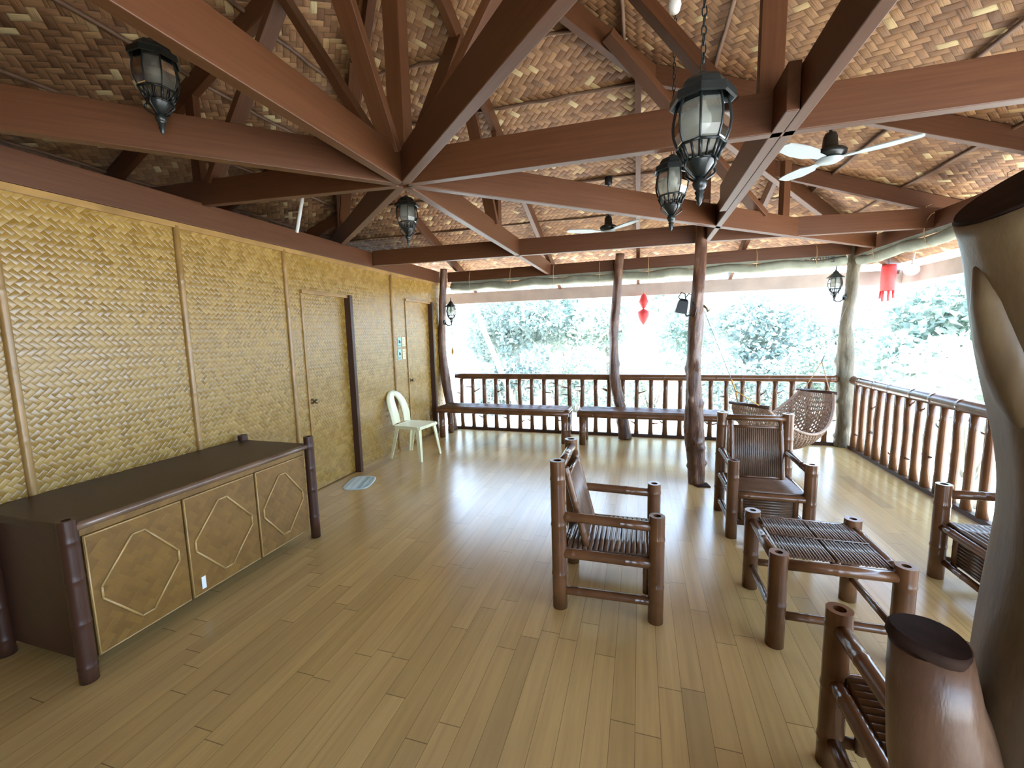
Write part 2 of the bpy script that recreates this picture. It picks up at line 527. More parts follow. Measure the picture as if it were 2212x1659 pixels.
def door(n, D, label):
    ya, yb, zt = D
    t = thing('door_%d' % n, label, 'door', (XW, (ya+yb)/2, 0), kind='structure')
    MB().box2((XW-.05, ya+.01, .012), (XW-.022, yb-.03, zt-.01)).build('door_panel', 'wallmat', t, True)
    MB().box2((XW-.05, yb-.035, 0), (XW+.055, yb+.015, zt+.02)).build('door_jamb', 'darkwood', t, True, .004)
    MB().box2((XW-.05, ya-.012, 0), (XW+.012, ya+.012, zt)).build('door_jamb', 'tanbamboo', t, True, .003)
    MB().box2((XW-.05, ya-.012, zt-.012), (XW+.03, yb-.036, zt+.024)).build('door_head', 'darkwood' if 0 else 'tanbamboo', t, True, .003)
    kn = MB(); c = V((XW-.02, ya+.065, .95))
    kn.tube([c, c+V((.012, 0, 0)), c+V((.013, 0, 0)), c+V((.035, 0, 0)), c+V((.05, 0, 0)), c+V((.066, 0, 0)), c+V((.07, 0, 0))], [.028, .028, .01, .01, .024, .022, .012], 14)
    ko = kn.build('door_knob', 'brass', t, True)
    return t
door(1, D1, 'golden woven bamboo door nearer the viewpoint, with a round brass knob')
door(2, D2, 'golden woven bamboo door in the corner behind the white plastic chair')

# roof mats -----------------------------------------------------------------
OV = .92
EX0, EX1, EY0, EY1 = XL-OV, XR+OV, YF-OV, YB+OV
def zt(x, y): return zr(x, y)+RD+.012
ap = V((NX, NY, ZA+RD+.012))
cor = [V((EX0, EY0, 0)), V((EX1, EY0, 0)), V((EX1, EY1, 0)), V((EX0, EY1, 0))]
for c in cor: c.z = zt(c.x, c.y)
up = V((0, 0, .07))
me = bpy.data.meshes.new('ceiling')
vs = []; fs = []; uvs = []
for k in range(4):
    a, b_ = cor[k], cor[(k+1) % 4]
    o = len(vs)
    vs += [a, b_, ap, a+up, b_+up, ap+up]
    fs += [(o+2, o+1, o), (o+3, o+4, o+5), (o, o+1, o+4, o+3)]
    e = (b_-a).normalized(); mid = (a+b_)/2; sl = (ap-mid).length
    def uvof(p): return ((p-a).dot(e), (p-mid).dot((ap-mid).normalized())+k*3.3)
    uvs += [[uvof(p) for p in (ap, b_, a)], [uvof(p) for p in (a, b_, ap)], [uvof(p) for p in (a, b_, b_, a)]]
me.from_pydata(vs, [], fs)
ul = me.uv_layers.new(name='UVMap'); li = 0
for u in uvs:
    for q in u:
        ul.data[li].uv = q; li += 1
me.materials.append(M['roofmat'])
ce = bpy.data.objects.new('ceiling', me); COL.objects.link(ce)
tag(ce, 'brown woven bamboo mats lining the sloping roof', 'ceiling', kind='structure')

# ground ----------------------------------------------------------------------
g = MB(); g.box((0, 8, -.62), (90, 90, .2)); tag(g.build('ground', 'ground'), 'pale sunlit ground outside the railings', 'ground', kind='structure')

# ================================================================== ROOF TIMBER
TB, TH, TW = 2.47, .18, .055
def tie_and_truss(az_end, label, nodes, rafter=True, rise=0.0):
    """one radial truss: tie beam, rafter, two web struts and an upright"""
    e = V((az_end[0], az_end[1], 0)); c = V((NX, NY, 0)); d = (e-c); L = d.length; d.normalize()
    t = thing('roof_truss', label, 'roof truss', (NX, NY, TB), group='radial roof trusses')
    zc = TB+TH/2
    MB().beam(c+V((0, 0, zc))+d*.03, c+d*L+V((0, 0, zc+rise*L)), TW, TH).build('tie_beam', 'beam', t, True, .004)
    def zrr(q):
        p = c+d*q
        return zr(p.x, p.y)
    if rafter:
        q0, q1 = .06, L+OV*1.0*(1.25 if abs(d.x*d.y) > .1 else 1.0)
        a = c+d*q0; b_ = c+d*q1
        a.z = zrr(q0)+RD/2; b_.z = zrr(q1)+RD/2
        MB().beam(a, b_, TW, RD).build('rafter', 'beam', t, True, .004)
    q1, q2, q3 = nodes
    top = c+d*q1; top.z = zrr(q1)+.02
    n0 = c+d*.10; n0.z = TB+TH-.03
    n2 = c+d*q2; n2.z = TB+TH-.02+rise*q2
    if rafter: MB().beam(n0, top, .05, .10, (-d.y, d.x, 0)).build('strut', 'beam', t, True, .003)
    MB().beam(top, n2, .05, .10, (-d.y, d.x, 0)).build('strut', 'beam', t, True, .003)
    pa = c+d*q3; pa.z = TB+TH-.05+rise*q3; pb = c+d*q3; pb.z = zrr(q3)+.03
    MB().beam(pa, pb, .05, .10, d).build('upright', 'beam', t, True, .003)
    return t
tie_and_truss((XR+.02, NY), 'truss running to the right eave, its tie beam meeting the spliced plank', (.87, 1.74, 1.89))
tie_and_truss((NX, YB), 'truss running straight back from the hub to the back eave', (.87, 1.62, 1.76))
tie_and_truss((XL, NY+.55), 'truss running left from the hub over the golden wall', (.87, 1.75, 1.9), True, .078)
tie_and_truss((NX, YF), 'truss running from the hub towards the viewpoint, its tie beam across the upper left', (.87, 1.75, 1.9))
tie_and_truss((2.52, 5.95), 'hip truss running from the hub to the back right corner post', (1.5, 3.30, 3.62), False)
tie_and_truss((XL+.3, 5.98), 'hip truss running from the hub over the wall towards the back left', (1.2, 2.45, 2.7), False, .058)
tie_and_truss((XL+.3, -1.22), 'hip truss running from the hub over the wall towards the left foreground', (1.2, 2.45, 2.7), False)
tie_and_truss((2.5, -1.35), 'hip truss running from the hub over the viewpoint towards the right', (1.2, 2.45, 2.7), False)
# king post at the hub
kp = MB(); kp.box2((NX-.05, NY-.05, TB+.01), (NX+.05, NY+.05, ZA+.1))
tag(kp.build('king_post', 'beam', bevel=.004), 'upright king post standing on the hub where the tie beams meet', 'post')
# hips
hips = [((XR, YB), 'hip rafter descending to the back right corner post'), ((XL, YB), 'hip rafter descending over the closed rooms to the back left'),
        ((XL, YF), 'hip rafter descending over the closed rooms to the left foreground'), ((XR, YF), 'hip rafter descending over the viewpoint to the right')]
for (hx, hy), lb in hips:
    d = V((hx-NX, hy-NY, 0)); k = 1.215
    a = V((NX, NY, 0))+d*.02; b_ = V((NX, NY, 0))+d*k
    a.z = zr(a.x, a.y)+RD/2-.02; b_.z = zr(b_.x, b_.y)+RD/2-.02
    tag(MB().beam(a, b_, .06, .16).build('hip_rafter', 'beam', bevel=.004), lb, 'rafter', 'hip rafters')
# jack rafters
def jack(p_eave, p_top, label):
    a = V((*p_top, zr(*p_top)+RD/2)); b_ = V((*p_eave, zr(*p_eave)+RD/2))
    tag(MB().beam(a, b_, .05, RD).build('jack_rafter', 'beam', bevel=.003), label, 'rafter', 'jack rafters')
def hip_y(x): return abs(x-NX)*(YB-NY)/(XR-NX)
def hip_x(y): return abs(y-NY)*(XR-NX)/(YB-NY)
for x, lb in ((-2.9, 'jack rafter on the back roof slope nearest the golden wall'), (-.04, 'jack rafter on the back roof slope above the middle railing post'), (1.33, 'jack rafter on the back roof slope nearest the corner post')):
    jack((x, EY1-.03), (x, NY+hip_y(x)), lb)
for y, lb in ((5.13, 'jack rafter on the right roof slope nearest the back corner'), (3.85, 'jack rafter on the right roof slope behind the nearer ceiling fan'), (.85, 'jack rafter on the right roof slope over the big forked trunk'), (-.5, 'jack rafter on the right roof slope behind the viewpoint')):
    jack((EX1-.03, y), (NX+hip_x(y), y), lb)
for y, lb in ((5.1, 'jack rafter on the left roof slope nearest the back'), (3.75, 'jack rafter on the left roof slope just past the leftward truss'), (.9, 'jack rafter on the left roof slope nearest the viewpoint')):
    jack((EX0+.03, y), (NX-hip_x(y), y), lb)
for x, lb in ((-2.75, 'jack rafter on the front roof slope over the cabinet'), (.05, 'jack rafter on the front roof slope over the viewpoint')):
    jack((x, EY0+.03), (x, NY-hip_y(x)), lb)
# purlins: bamboo poles tied across the rafters, one per course and slope
names = {'back': 'back', 'right': 'right', 'left': 'left', 'front': 'front'}
cnt = ['highest', 'second highest', 'third highest', 'second lowest above the eave', 'lowest, over the railing']
def purlin(a, b_, label):
    mb = MB(); n = 24
    pts = []; a = V(a); b_ = V(b_)
    for i in range(n+1):
        t = i/n; p = a.lerp(b_, t); p.z += .006*sin(i*1.9+a.x*5)+.004*sin(i*.7)
        pts.append(p)
    mb.tube(pts, [.014*(1.12 if i % 3 == 1 else 1) for i in range(n+1)], 7)
    tag(mb.build('bamboo_purlin', 'purlin'), label, 'purlin', 'bamboo purlins under the roof mats')
for k, q in enumerate((1.11, 1.64, 2.73, 3.41, 4.08)):
    z = ZA-SY*q+RD-.006
    hx = q*(XR-NX)/(YB-NY)
    purlin((NX-hx+.05, NY+q, z), (NX+hx-.05, NY+q, z), 'thin bamboo purlin on the back roof slope, '+cnt[k])
    if k < 4: purlin((NX-hx+.05, NY-q, z), (NX+hx-.05, NY-q, z), 'thin bamboo purlin on the front roof slope, '+cnt[k])
for k, q in enumerate((1.2, 1.85, 2.5, 3.13, 3.69)):
    z = ZA-SX*q+RD-.006
    hy = q*(YB-NY)/(XR-NX)
    purlin((NX+q, NY-hy+.05, z), (NX+q, NY+hy-.05, z), 'thin bamboo purlin on the right roof slope, '+cnt[k])
    if k < 4: purlin((NX-q, NY-hy+.05, z), (NX-q, NY+hy-.05, z), 'thin bamboo purlin on the left roof slope, '+cnt[k])

def solo_beam(name, p0, p1, w, h, label, mat='beam', group=None):
    return tag(MB().beam(p0, p1, w, h).build(name, mat, bevel=.004), label, 'beam', group)
solo_beam('wall_plate_beam', (XW-.02, y0, 2.54), (XW-.02, YB-.02, 2.54), .085, .185, 'long reddish beam lying on top of the golden woven wall')
solo_beam('ring_beam', (XW+.03, 4.73, 2.56), (.53, 4.86, 2.56), .055, .18, 'reddish beam from the golden wall to the knotty inner post')
solo_beam('ring_beam', (.64, 4.87, 2.57), (XR, 5.06, 2.57), .055, .18, 'reddish beam from the knotty inner post to the right eave')
solo_beam('ring_beam', (.635, 4.78, 2.56), (.635, -1.6, 2.56), .05, .18, 'long reddish plank beam running from the knotty inner post towards the viewpoint')
solo_beam('splice_plank', (.583, 3.64, 2.565), (.583, 2.10, 2.565), .05, .19, 'short plank bolted to the left side of the long beam from the inner post')
solo_beam('eave_plate', (-3.05, YB, 2.535), (2.56, YB, 2.575), .07, .16, 'reddish eave plate over the back railing')
solo_beam('eave_plate', (XR-.02, YB-.05, 2.555), (XR-.02, YF, 2.50), .07, .16, 'reddish eave plate over the right railing')
up_ = MB().beam((.60, 4.83, 2.64), (.60, 4.83, zr(.6, 4.83)+.05), .06, .11, (1, 0, 0))
tag(up_.build('roof_upright', 'beam', bevel=.003), 'short orange-brown upright standing over the knotty inner post', 'post')
# eave fascias and soffit battens
solo_beam('fascia_board', (EX0, EY1+.0, 2.268), (EX1+.02, EY1+.0, 2.268), .035, .20, 'greyish fascia board hanging along the back eave', 'fascia')
solo_beam('fascia_board', (EX1, EY1-.03, 2.268), (EX1, EY0, 2.268), .035, .20, 'greyish fascia board hanging along the right eave', 'fascia')
# white conduit by the left rafters
mb = MB(); mb.tube([(-2.60, 3.05, 3.05), (-2.69, 3.07, 2.85), (-2.83, 3.10, 2.50)], .014, 8)
tag(mb.build('conduit_pipe', 'white'), 'white plastic conduit hanging among the dark beams over the golden wall', 'pipe')

# ================================================================== POSTS
def post(name, path, rad, mat, label, n=20, amp=.10, knots=0, seed=1, parts=None):
    rg = random.Random(seed)
    # resample
    P = [V(p) for p in path]; pts = []; rs = []
    K = 18
    for i in range(len(P)-1):
        for k in range(K):
            t = k/K
            p0 = P[max(i-1, 0)]; p1 = P[i]; p2 = P[i+1]; p3 = P[min(i+2, len(P)-1)]
            pts.append(.5*((2*p1)+(p2-p0)*t+(2*p0-5*p1+4*p2-p3)*t*t+(-p0+3*p1-3*p2+p3)*t**3))
            rs.append(rad[i]*(1-t)+rad[i+1]*t)
    pts.append(P[-1]); rs.append(rad[-1])
    kn = [(rg.uniform(0, len(pts)-1), rg.uniform(0, 2*pi), rg.uniform(.15, .34)) for _ in range(knots)]
    def ell(i, an):
        p = pts[i]
        v = 1+amp*(noise.noise(V((cos(an)*1.3+seed, sin(an)*1.3, p.z*2.6)))*1.6+.5*noise.noise(V((cos(an)*3, sin(an)*3+seed, p.z*8))))
        for (ki, ka, kh) in kn:
            da = (an-ka+pi) % (2*pi)-pi
            v += kh*math.exp(-((i-ki)/1.3)**2-(da/.42)**2)
        return v
    mb = MB().tube(pts, rs, n, True, ell=ell)
    o = mb.build(name, mat)
    return tag(o, label, 'post')
post('tree_post', [(-3.02, 6.5, 0), (-3.06, 6.5, .4), (-3.12, 6.5, .85), (-3.16, 6.5, 1.4), (-3.13, 6.5, 2.0), (-3.08, 6.5, 2.66)], [.075, .072, .075, .062, .058, .056], 'bark',
     'crooked dark brown trunk post at the end of the golden wall', amp=.1, knots=6, seed=3)
post('tree_post', [(-.19, 6.44, 0), (-.25, 6.46, .35), (-.35, 6.48, .9), (-.37, 6.5, 1.5), (-.34, 6.5, 2.0), (-.29, 6.5, 2.70)], [.10, .085, .075, .062, .062, .062], 'bark',
     'crooked brown trunk post in the middle of the back railing', amp=.1, knots=8, seed=5)
post('tree_post', [(.585, 4.66, 0), (.57, 4.66, .28), (.545, 4.66, .55), (.535, 4.66, .95), (.53, 4.68, 1.45), (.55, 4.69, 2.0), (.575, 4.74, 2.45), (.585, 4.765, 2.86)], [.072, .085, .095, .072, .068, .060, .058, .045], 'bark',
     'knotty brown inner post standing on the floor in front of the second bench', n=26, amp=.16, knots=26, seed=8)
post('tree_post', [(2.60, 6.58, 0), (2.61, 6.58, .35), (2.60, 6.6, .75), (2.585, 6.6, 1.2), (2.565, 6.6, 1.6), (2.60, 6.6, 2.1), (2.625, 6.6, 2.68)], [.105, .085, .095, .10, .075, .068, .072], 'greybark',
     'greenish brown trunk post at the back right corner', amp=.12, knots=7, seed=12)
mb = MB(); mb.box((.63, 4.60, .006), (.13, .12, .012), Matrix.Rotation(.2, 3, 'Z'))
tag(mb.build('wood_shim', 'cut'), 'small dark wood shim on the floor under the knotty inner post', 'shim')

# the forked trunk beside the viewpoint
def trunk():
    t = thing('forked_trunk', 'big smooth forked tree trunk standing close on the right edge', 'post', (.70, .78, 0))
    # left outline as seen along bearings x/.9 from the viewpoint: (x at .9 m, height at .9 m, radius)
    prof = [(.52, -.75, .22), (.54, .2, .19), (.56, .75, .17), (.575, 1.02, .155), (.57, 1.10, .150), (.58, 1.17, .145), (.588, 1.28, .135), (.58, 1.36, .130), (.567, 1.46, .130), (.548, 1.50, .130), (.532, 1.545, .128), (.512, 1.60, .125), (.503, 1.65, .118)]
    D = .98; q = []; qr = []
    for x9, z9, r in prof:
        al = atan2(x9, .9)+math.asin(r/D)
        tz = (z9-1.6)/sqrt(x9*x9+.81)*sqrt(D*D-r*r)
        q.append(V((D*sin(al), D*cos(al), 1.6+tz))); qr.append(r)
    q[0].z = -.02
    n_ = V((-.69, -.02, .72)).normalized()
    cut = V((.498, .757, 1.782))
    q += [cut-n_*.075+V((.006, .0, -.012)), cut-n_*.04, cut-n_*.015, cut]
    qr += [.104, .096, .091, .088]
    P = [q[0]]; R = [qr[0]]
    for i in range(len(q)-1):
        m_ = max(1, int((q[i+1]-q[i]).length/.03))
        for k in range(1, m_+1):
            P.append(q[i].lerp(q[i+1], k/m_)); R.append(qr[i]+(qr[i+1]-qr[i])*k/m_)
    for _ in range(10):
        P = [P[0]]+[(P[i-1]+P[i]*2+P[i+1])/4 for i in range(1, len(P)-1)]+[P[-1]]
        R = [R[0]]+[(R[i-1]+R[i]*2+R[i+1])/4 for i in range(1, len(R)-1)]+[R[-1]]
    def ell(i, an):
        z = P[i].z
        f = min(1, (len(P)-1-i)/10)
        return 1+f*(.05*noise.noise(V((cos(an)*1.2, sin(an)*1.2, z*2.2)))+.035*noise.noise(V((cos(an)*3, sin(an)*3, z*4+4))))
    mb = MB().tube(P, R, 48, True, ell=ell)
    tr = mb.build('trunk', 'trunk', t, True)
    nr = (P[-1]-P[-2]).normalized()
    mb = MB(); mb.tube([P[-1]+nr*.0005, P[-1]+nr*.005], [.086, .084], 32)
    mb.build('sawn_face', 'cut', tr, True)
    mb = MB(); K = []
    for x9, z9 in ((.535, 1.70), (.55, 1.63), (.572, 1.57), (.592, 1.52), (.606, 1.475), (.618, 1.44), (.625, 1.40)):
        h_ = sqrt(x9*x9+.81)
        K.append(V((x9/h_*.90, .9/h_*.90, 1.6+(z9-1.6)/h_*.90)))
    mb.tube(K, [.012, .024, .030, .031, .029, .022, .010], 18, ell=lambda i, an: 1+.12*noise.noise(V((cos(an)+3, sin(an), i*.9))))
    mb.build('bark_ridge', 'trunk', tr, True)
    # the fork that carries on up to the roof, behind the sawn limb
    mb = MB()
    a = q[6]
    F = [a+V((.01, .01, -.12)), a+V((.05, .04, .06)), a+V((.14, .07, .26)), a+V((.28, .12, .55)), a+V((.38, .16, .90)), a+V((.42, .17, 1.25))]
    mb.tube(F, [.06, .105, .115, .11, .105, .10], 28, True, ell=lambda i, an: 1+.05*noise.noise(V((cos(an)*1.5+7, sin(an)*1.5, i*.6))))
    mb.build('upright_fork', 'trunk', t, True)
    # low sawn stub leaning left
    mb = MB()
    S = [V((.62, .80, .35)), V((.56, .77, .60)), V((.505, .755, .80)), V((.462, .75, .93)), V((.435, .745, 1.04)), V((.421, .742, 1.125))]
    SR = [.13, .115, .092, .072, .056, .047]
    mb.tube(S, SR, 26, True, ell=lambda i, an: 1+.06*noise.noise(V((cos(an)*1.5, sin(an)*1.5+2, i*.7))))
    sb = mb.build('sawn_stub', 'stub', t, True)
    c = S[-1]; nrm = V((.10, -.06, 1)).normalized()
    mb = MB(); mb.tube([c-nrm*.004, c+nrm*.008, c+nrm*.013], [.0475, .0478, .045], 26, ell=lambda i, an: 1+.05*sin(an*3+1))
    mb.build('sawn_face', 'cut', sb, True)
trunk()

# ================================================================== RAILINGS
def twig(base, d, L, r=.007):
    base = V(base); d = V(d).normalized()
    s_ = V((0, 0, 1)).cross(d)
    return [base, base+d*L*.4+V((0, 0, .01)), base+d*L*.75+V((0, 0, .018))+s_*.006, base+d*L+V((0, 0, .03))], [r*1.5, r*1.1, r*.8, r*.35]
def railing(label, p0, p1, nb, rt, seed, group):
    rg = random.Random(seed)
    p0 = V(p0); p1 = V(p1); d = (p1-p0).normalized()
    t = thing('bamboo_railing', label, 'railing', p0, group=group)
    mb = MB(); bamboo(mb, p0+V((0, 0, .90)), p1+V((0, 0, .90)), rt, .36, 14, seed=seed, bulge=.045); mb.build('top_rail', 'bamboo', t, True)
    mb = MB(); mb.beam(p0+V((0, 0, .022)), p1+V((0, 0, .022)), .05, .044); mb.build('bottom_rail', 'darkwood', t, True)
    for k in range(nb):
        p = p0.lerp(p1, (k+.5)/nb)
        mb = MB()
        r = rg.uniform(.031, .037)
        lean = V((rg.uniform(-.006, .006), rg.uniform(-.006, .006), 0))
        pts = [p+V((0, 0, .044)), p+lean*.6+V((0, 0, .25)), p+lean+V((0, 0, .5)), p-lean*.4+V((0, 0, .72)), p+V((0, 0, .875))]
        mb.tube(pts, [r*1.15, r, r*1.06, r*.95, r], 9)
        bo = mb.build('baluster', 'bamboo', t, True)
        for q in range(rg.choice((1, 1, 2, 2))):
            zz = rg.choice((rg.uniform(.15, .35), rg.uniform(.6, .8)))
            sg = rg.choice((-1, 1))
            a, rr = twig(p+d*sg*r*.6+V((0, 0, zz)), d*sg+V((rg.uniform(-.3, .3), rg.uniform(-.3, .3), rg.uniform(-.3, .45))), rg.uniform(.07, .13), .009)
            mb = MB(); mb.tube(a, rr, 6); mb.build('twig', 'bamboo', bo, True)
railing('brown bamboo railing with twiggy balusters along the back edge, behind the benches', (-2.98, YB, 0), (2.50, YB, 0), 27, .050, 4, 'bamboo railings')
railing('brown bamboo railing with twiggy balusters along the right edge', (XR, 6.45, 0), (XR, .3, 0), 34, .058, 9, 'bamboo railings')

# ================================================================== FURNITURE
def armchair(loc, rz, label):
    t = thing('bamboo_armchair', label, 'armchair', loc, rz, 'dark bamboo armchairs')
    W, D = .255, .265
    for sx in (-1, 1):
        mb = MB(); bamboo(mb, (sx*W, -D, 0), (sx*W, -D, .61), .041, .24, 18, .5, seed=3+sx); mb.build('front_leg', 'bamboo', t)
        mb = MB(); bamboo(mb, (sx*W, D, 0), (sx*(W-.005), D+.01, .88), .043, .27, 18, .55, seed=7+sx); mb.build('back_leg', 'bamboo', t)
        mb = MB(); bamboo(mb, (sx*W, -D, .545), (sx*W, D, .555), .027, .3, 12, seed=11+sx); mb.build('armrest', 'bamboo', t)
        mb = MB(); bamboo(mb, (sx*W, -D, .335), (sx*W, D, .335), .029, .28, 12, seed=13+sx); mb.build('seat_rail', 'bamboo', t)
        mb = MB(); bamboo(mb, (sx*W, -D, .115), (sx*W, D, .105), .024, .3, 12, seed=15+sx); mb.build('stretcher', 'bamboo', t)
    mb = MB(); bamboo(mb, (-W, -D, .34), (W, -D, .34), .026, .3, 12, seed=21); mb.build('seat_rail', 'bamboo', t)
    mb = MB(); bamboo(mb, (-W, D, .30), (W, D, .30), .024, .3, 12, seed=22); mb.build('seat_rail', 'bamboo', t)
    mb = MB(); bamboo(mb, (-W, D, .835), (W, D, .835), .027, .3, 12, seed=23); mb.build('top_rail', 'bamboo', t)
    # seat of crosswise slats
    mb = MB()
    for k in range(16):
        y = -D+.03+k*.030; z = .365-.022*k/15
        mb.tube([(-W+.02, y, z), (-.09, y+.002*sin(k), z+.002), (.08, y-.002*cos(k*2), z+.001), (W-.02, y, z)], .0152, 7)
    mb.build('seat', 'slat', t)
    # leaning backrest
    p0 = V((0, .115, .34)); p1 = V((0, .235, .80)); u = (p1-p0).normalized()
    for sx in (-1, 1):
        mb = MB(); bamboo(mb, p0+V((sx*.185, 0, 0))-u*.02, p1+V((sx*.185, 0, 0))+u*.02, .020, .2, 10, seed=31+sx); mb.build('backrest_pole', 'bamboo', t)
    for f_ in (.06, .93):
        p = p0.lerp(p1, f_); mb = MB(); bamboo(mb, p-V((.18, 0, 0)), p+V((.18, 0, 0)), .013, .3, 8, seed=int(41+f_*10)); mb.build('backrest_rail', 'bamboo', t)
    mb = MB()
    for k in range(23):
        x = -.165+k*.015
        a = p0.lerp(p1, .08)+V((x, 0, 0)); b_ = p0.lerp(p1, .92)+V((x, 0, 0))
        mb.tube([a, a.lerp(b_, .5)+V((.0006*sin(k*3), .001*cos(k*5), 0)), b_], .0084, 6)
    mb.build('backrest', 'slat', t)
    # slatted apron under the front of the seat
    mb = MB()
    for k in range(9):
        z = .135+k*.021
        mb.tube([(-.18, -D+.055, z), (0, -D+.055, z+.001), (.18, -D+.055, z)], .0105, 6)
    mb.build('front_panel', 'slat', t)
    for sx in (-1, 1):
        mb = MB(); bamboo(mb, (sx*.185, -D+.05, .115), (sx*.185, -D+.05, .33), .019, .2, 10, seed=51+sx); mb.build('panel_pole', 'bamboo', t)
    mb = MB(); bamboo(mb, (-W, -D+.02, .115), (W, -D+.02, .115), .02, .3, 10, seed=53); mb.build('stretcher', 'bamboo', t)
    return t
chA = armchair((-.165, 2.565, 0), pi/2, 'dark bamboo armchair seen from its side, alone in the middle of the floor')
for loc, rz, lb in (((.945, 3.735, 0), 0, 'dark bamboo armchair facing the viewpoint, behind the low table and in front of the hammock'),
                    ((2.085, 2.95, 0), -pi/2, 'dark bamboo armchair half hidden behind the big trunk, close to the right railing'),
                    ((.94, 1.395, 0), pi, 'nearest dark bamboo armchair, its back to the viewpoint in front of the low table')):
    c = copy_tree(chA); c.location = loc; c.rotation_euler = (0, 0, rz); c['label'] = lb

# low table
t = thing('low_table', 'low square bamboo table with slatted top between the armchairs', 'table', (.93, 2.54, 0), .0)
W = .258
for sx in (-1, 1):
    for sy in (-1, 1):
        mb = MB(); bamboo(mb, (sx*W, sy*W, 0), (sx*W, sy*W, .495), .043, .26, 18, .42, seed=60+sx+3*sy); mb.build('leg', 'bamboo', t)
for sx in (-1, 1):
    mb = MB(); bamboo(mb, (sx*W, -W, .435), (sx*W, W, .435), .027, .3, 12, seed=71+sx); mb.build('top_rail', 'bamboo', t)
    mb = MB(); bamboo(mb, (-W, sx*W, .435), (W, sx*W, .435), .027, .3, 12, seed=75+sx); mb.build('top_rail', 'bamboo', t)
    mb = MB(); bamboo(mb, (sx*W, -W, .15), (sx*W, W, .15), .018, .3, 10, seed=77+sx); mb.build('stretcher', 'bamboo', t)
    mb = MB(); bamboo(mb, (-W, sx*W, .165), (W, sx*W, .165), .021, .3, 10, seed=81+sx); mb.build('stretcher', 'bamboo', t)
mb = MB()
for k in range(32):
    x = -.221+k*.0140+(.004 if k > 15 else -.004)
    for (ya, yb) in ((-.228, -.002), (.002, .228)):
        dz = .0015*sin(k*2.1+ya*9)
        mb.tube([(x, ya, .462+dz), (x, (ya+yb)/2, .463+dz), (x, yb, .462+dz)], .0073, 6)
mb.tube([(-.225, 0, .468), (.225, 0, .468)], .004, 6)
mb.build('table_top', 'slat', t)
mb = MB(); bamboo(mb, (0, -W, .44), (0, W, .44), .016, .3, 10, seed=88); mb.build('centre_rail', 'bamboo', t)

# benches
def bench(x0_, x1_, label, tint):
    xc = (x0_+x1_)/2; L = (x1_-x0_)/2
    t = thing('bamboo_bench', label, 'bench', (xc, 6.13, 0), group='long bamboo benches')
    for sx in (-1, 1):
        for sy in (-1, 1):
            mb = MB(); bamboo(mb, (sx*(L-.07), sy*.155, 0), (sx*(L-.07), sy*.155, .40), .047, .25, 14, seed=90+sx+5*sy); mb.build('leg', 'bamboo', t)
    for sy in (-1, 1):
        mb = MB(); bamboo(mb, (-L, sy*.17, .43), (L, sy*.17, .43), .038, .33, 12, seed=95+sy); mb.build('side_rail', 'bamboo', t)
    for sx in (-1, 1):
        mb = MB(); bamboo(mb, (sx*(L-.03), -.19, .455), (sx*(L-.03), .19, .455), .034, .3, 12, seed=97+sx); mb.build('end_rail', 'bamboo', t)
    mb = MB()
    for k in range(7):
        y = -.16+k*.053
        mb.tube([(-L+.05, y, .472), (-L*.3, y+.003*sin(k*2), .474), (L*.35, y-.003*cos(k), .473), (L-.05, y, .472)], .0255, 8)
    mb.build('seat', 'slat', t)
bench(-3.03, -.96, 'long dark bamboo bench beside the golden wall, left of the pair at the back railing', 0)
bench(-.84, 1.16, 'long dark bamboo bench behind the knotty inner post, at the back railing', 1)

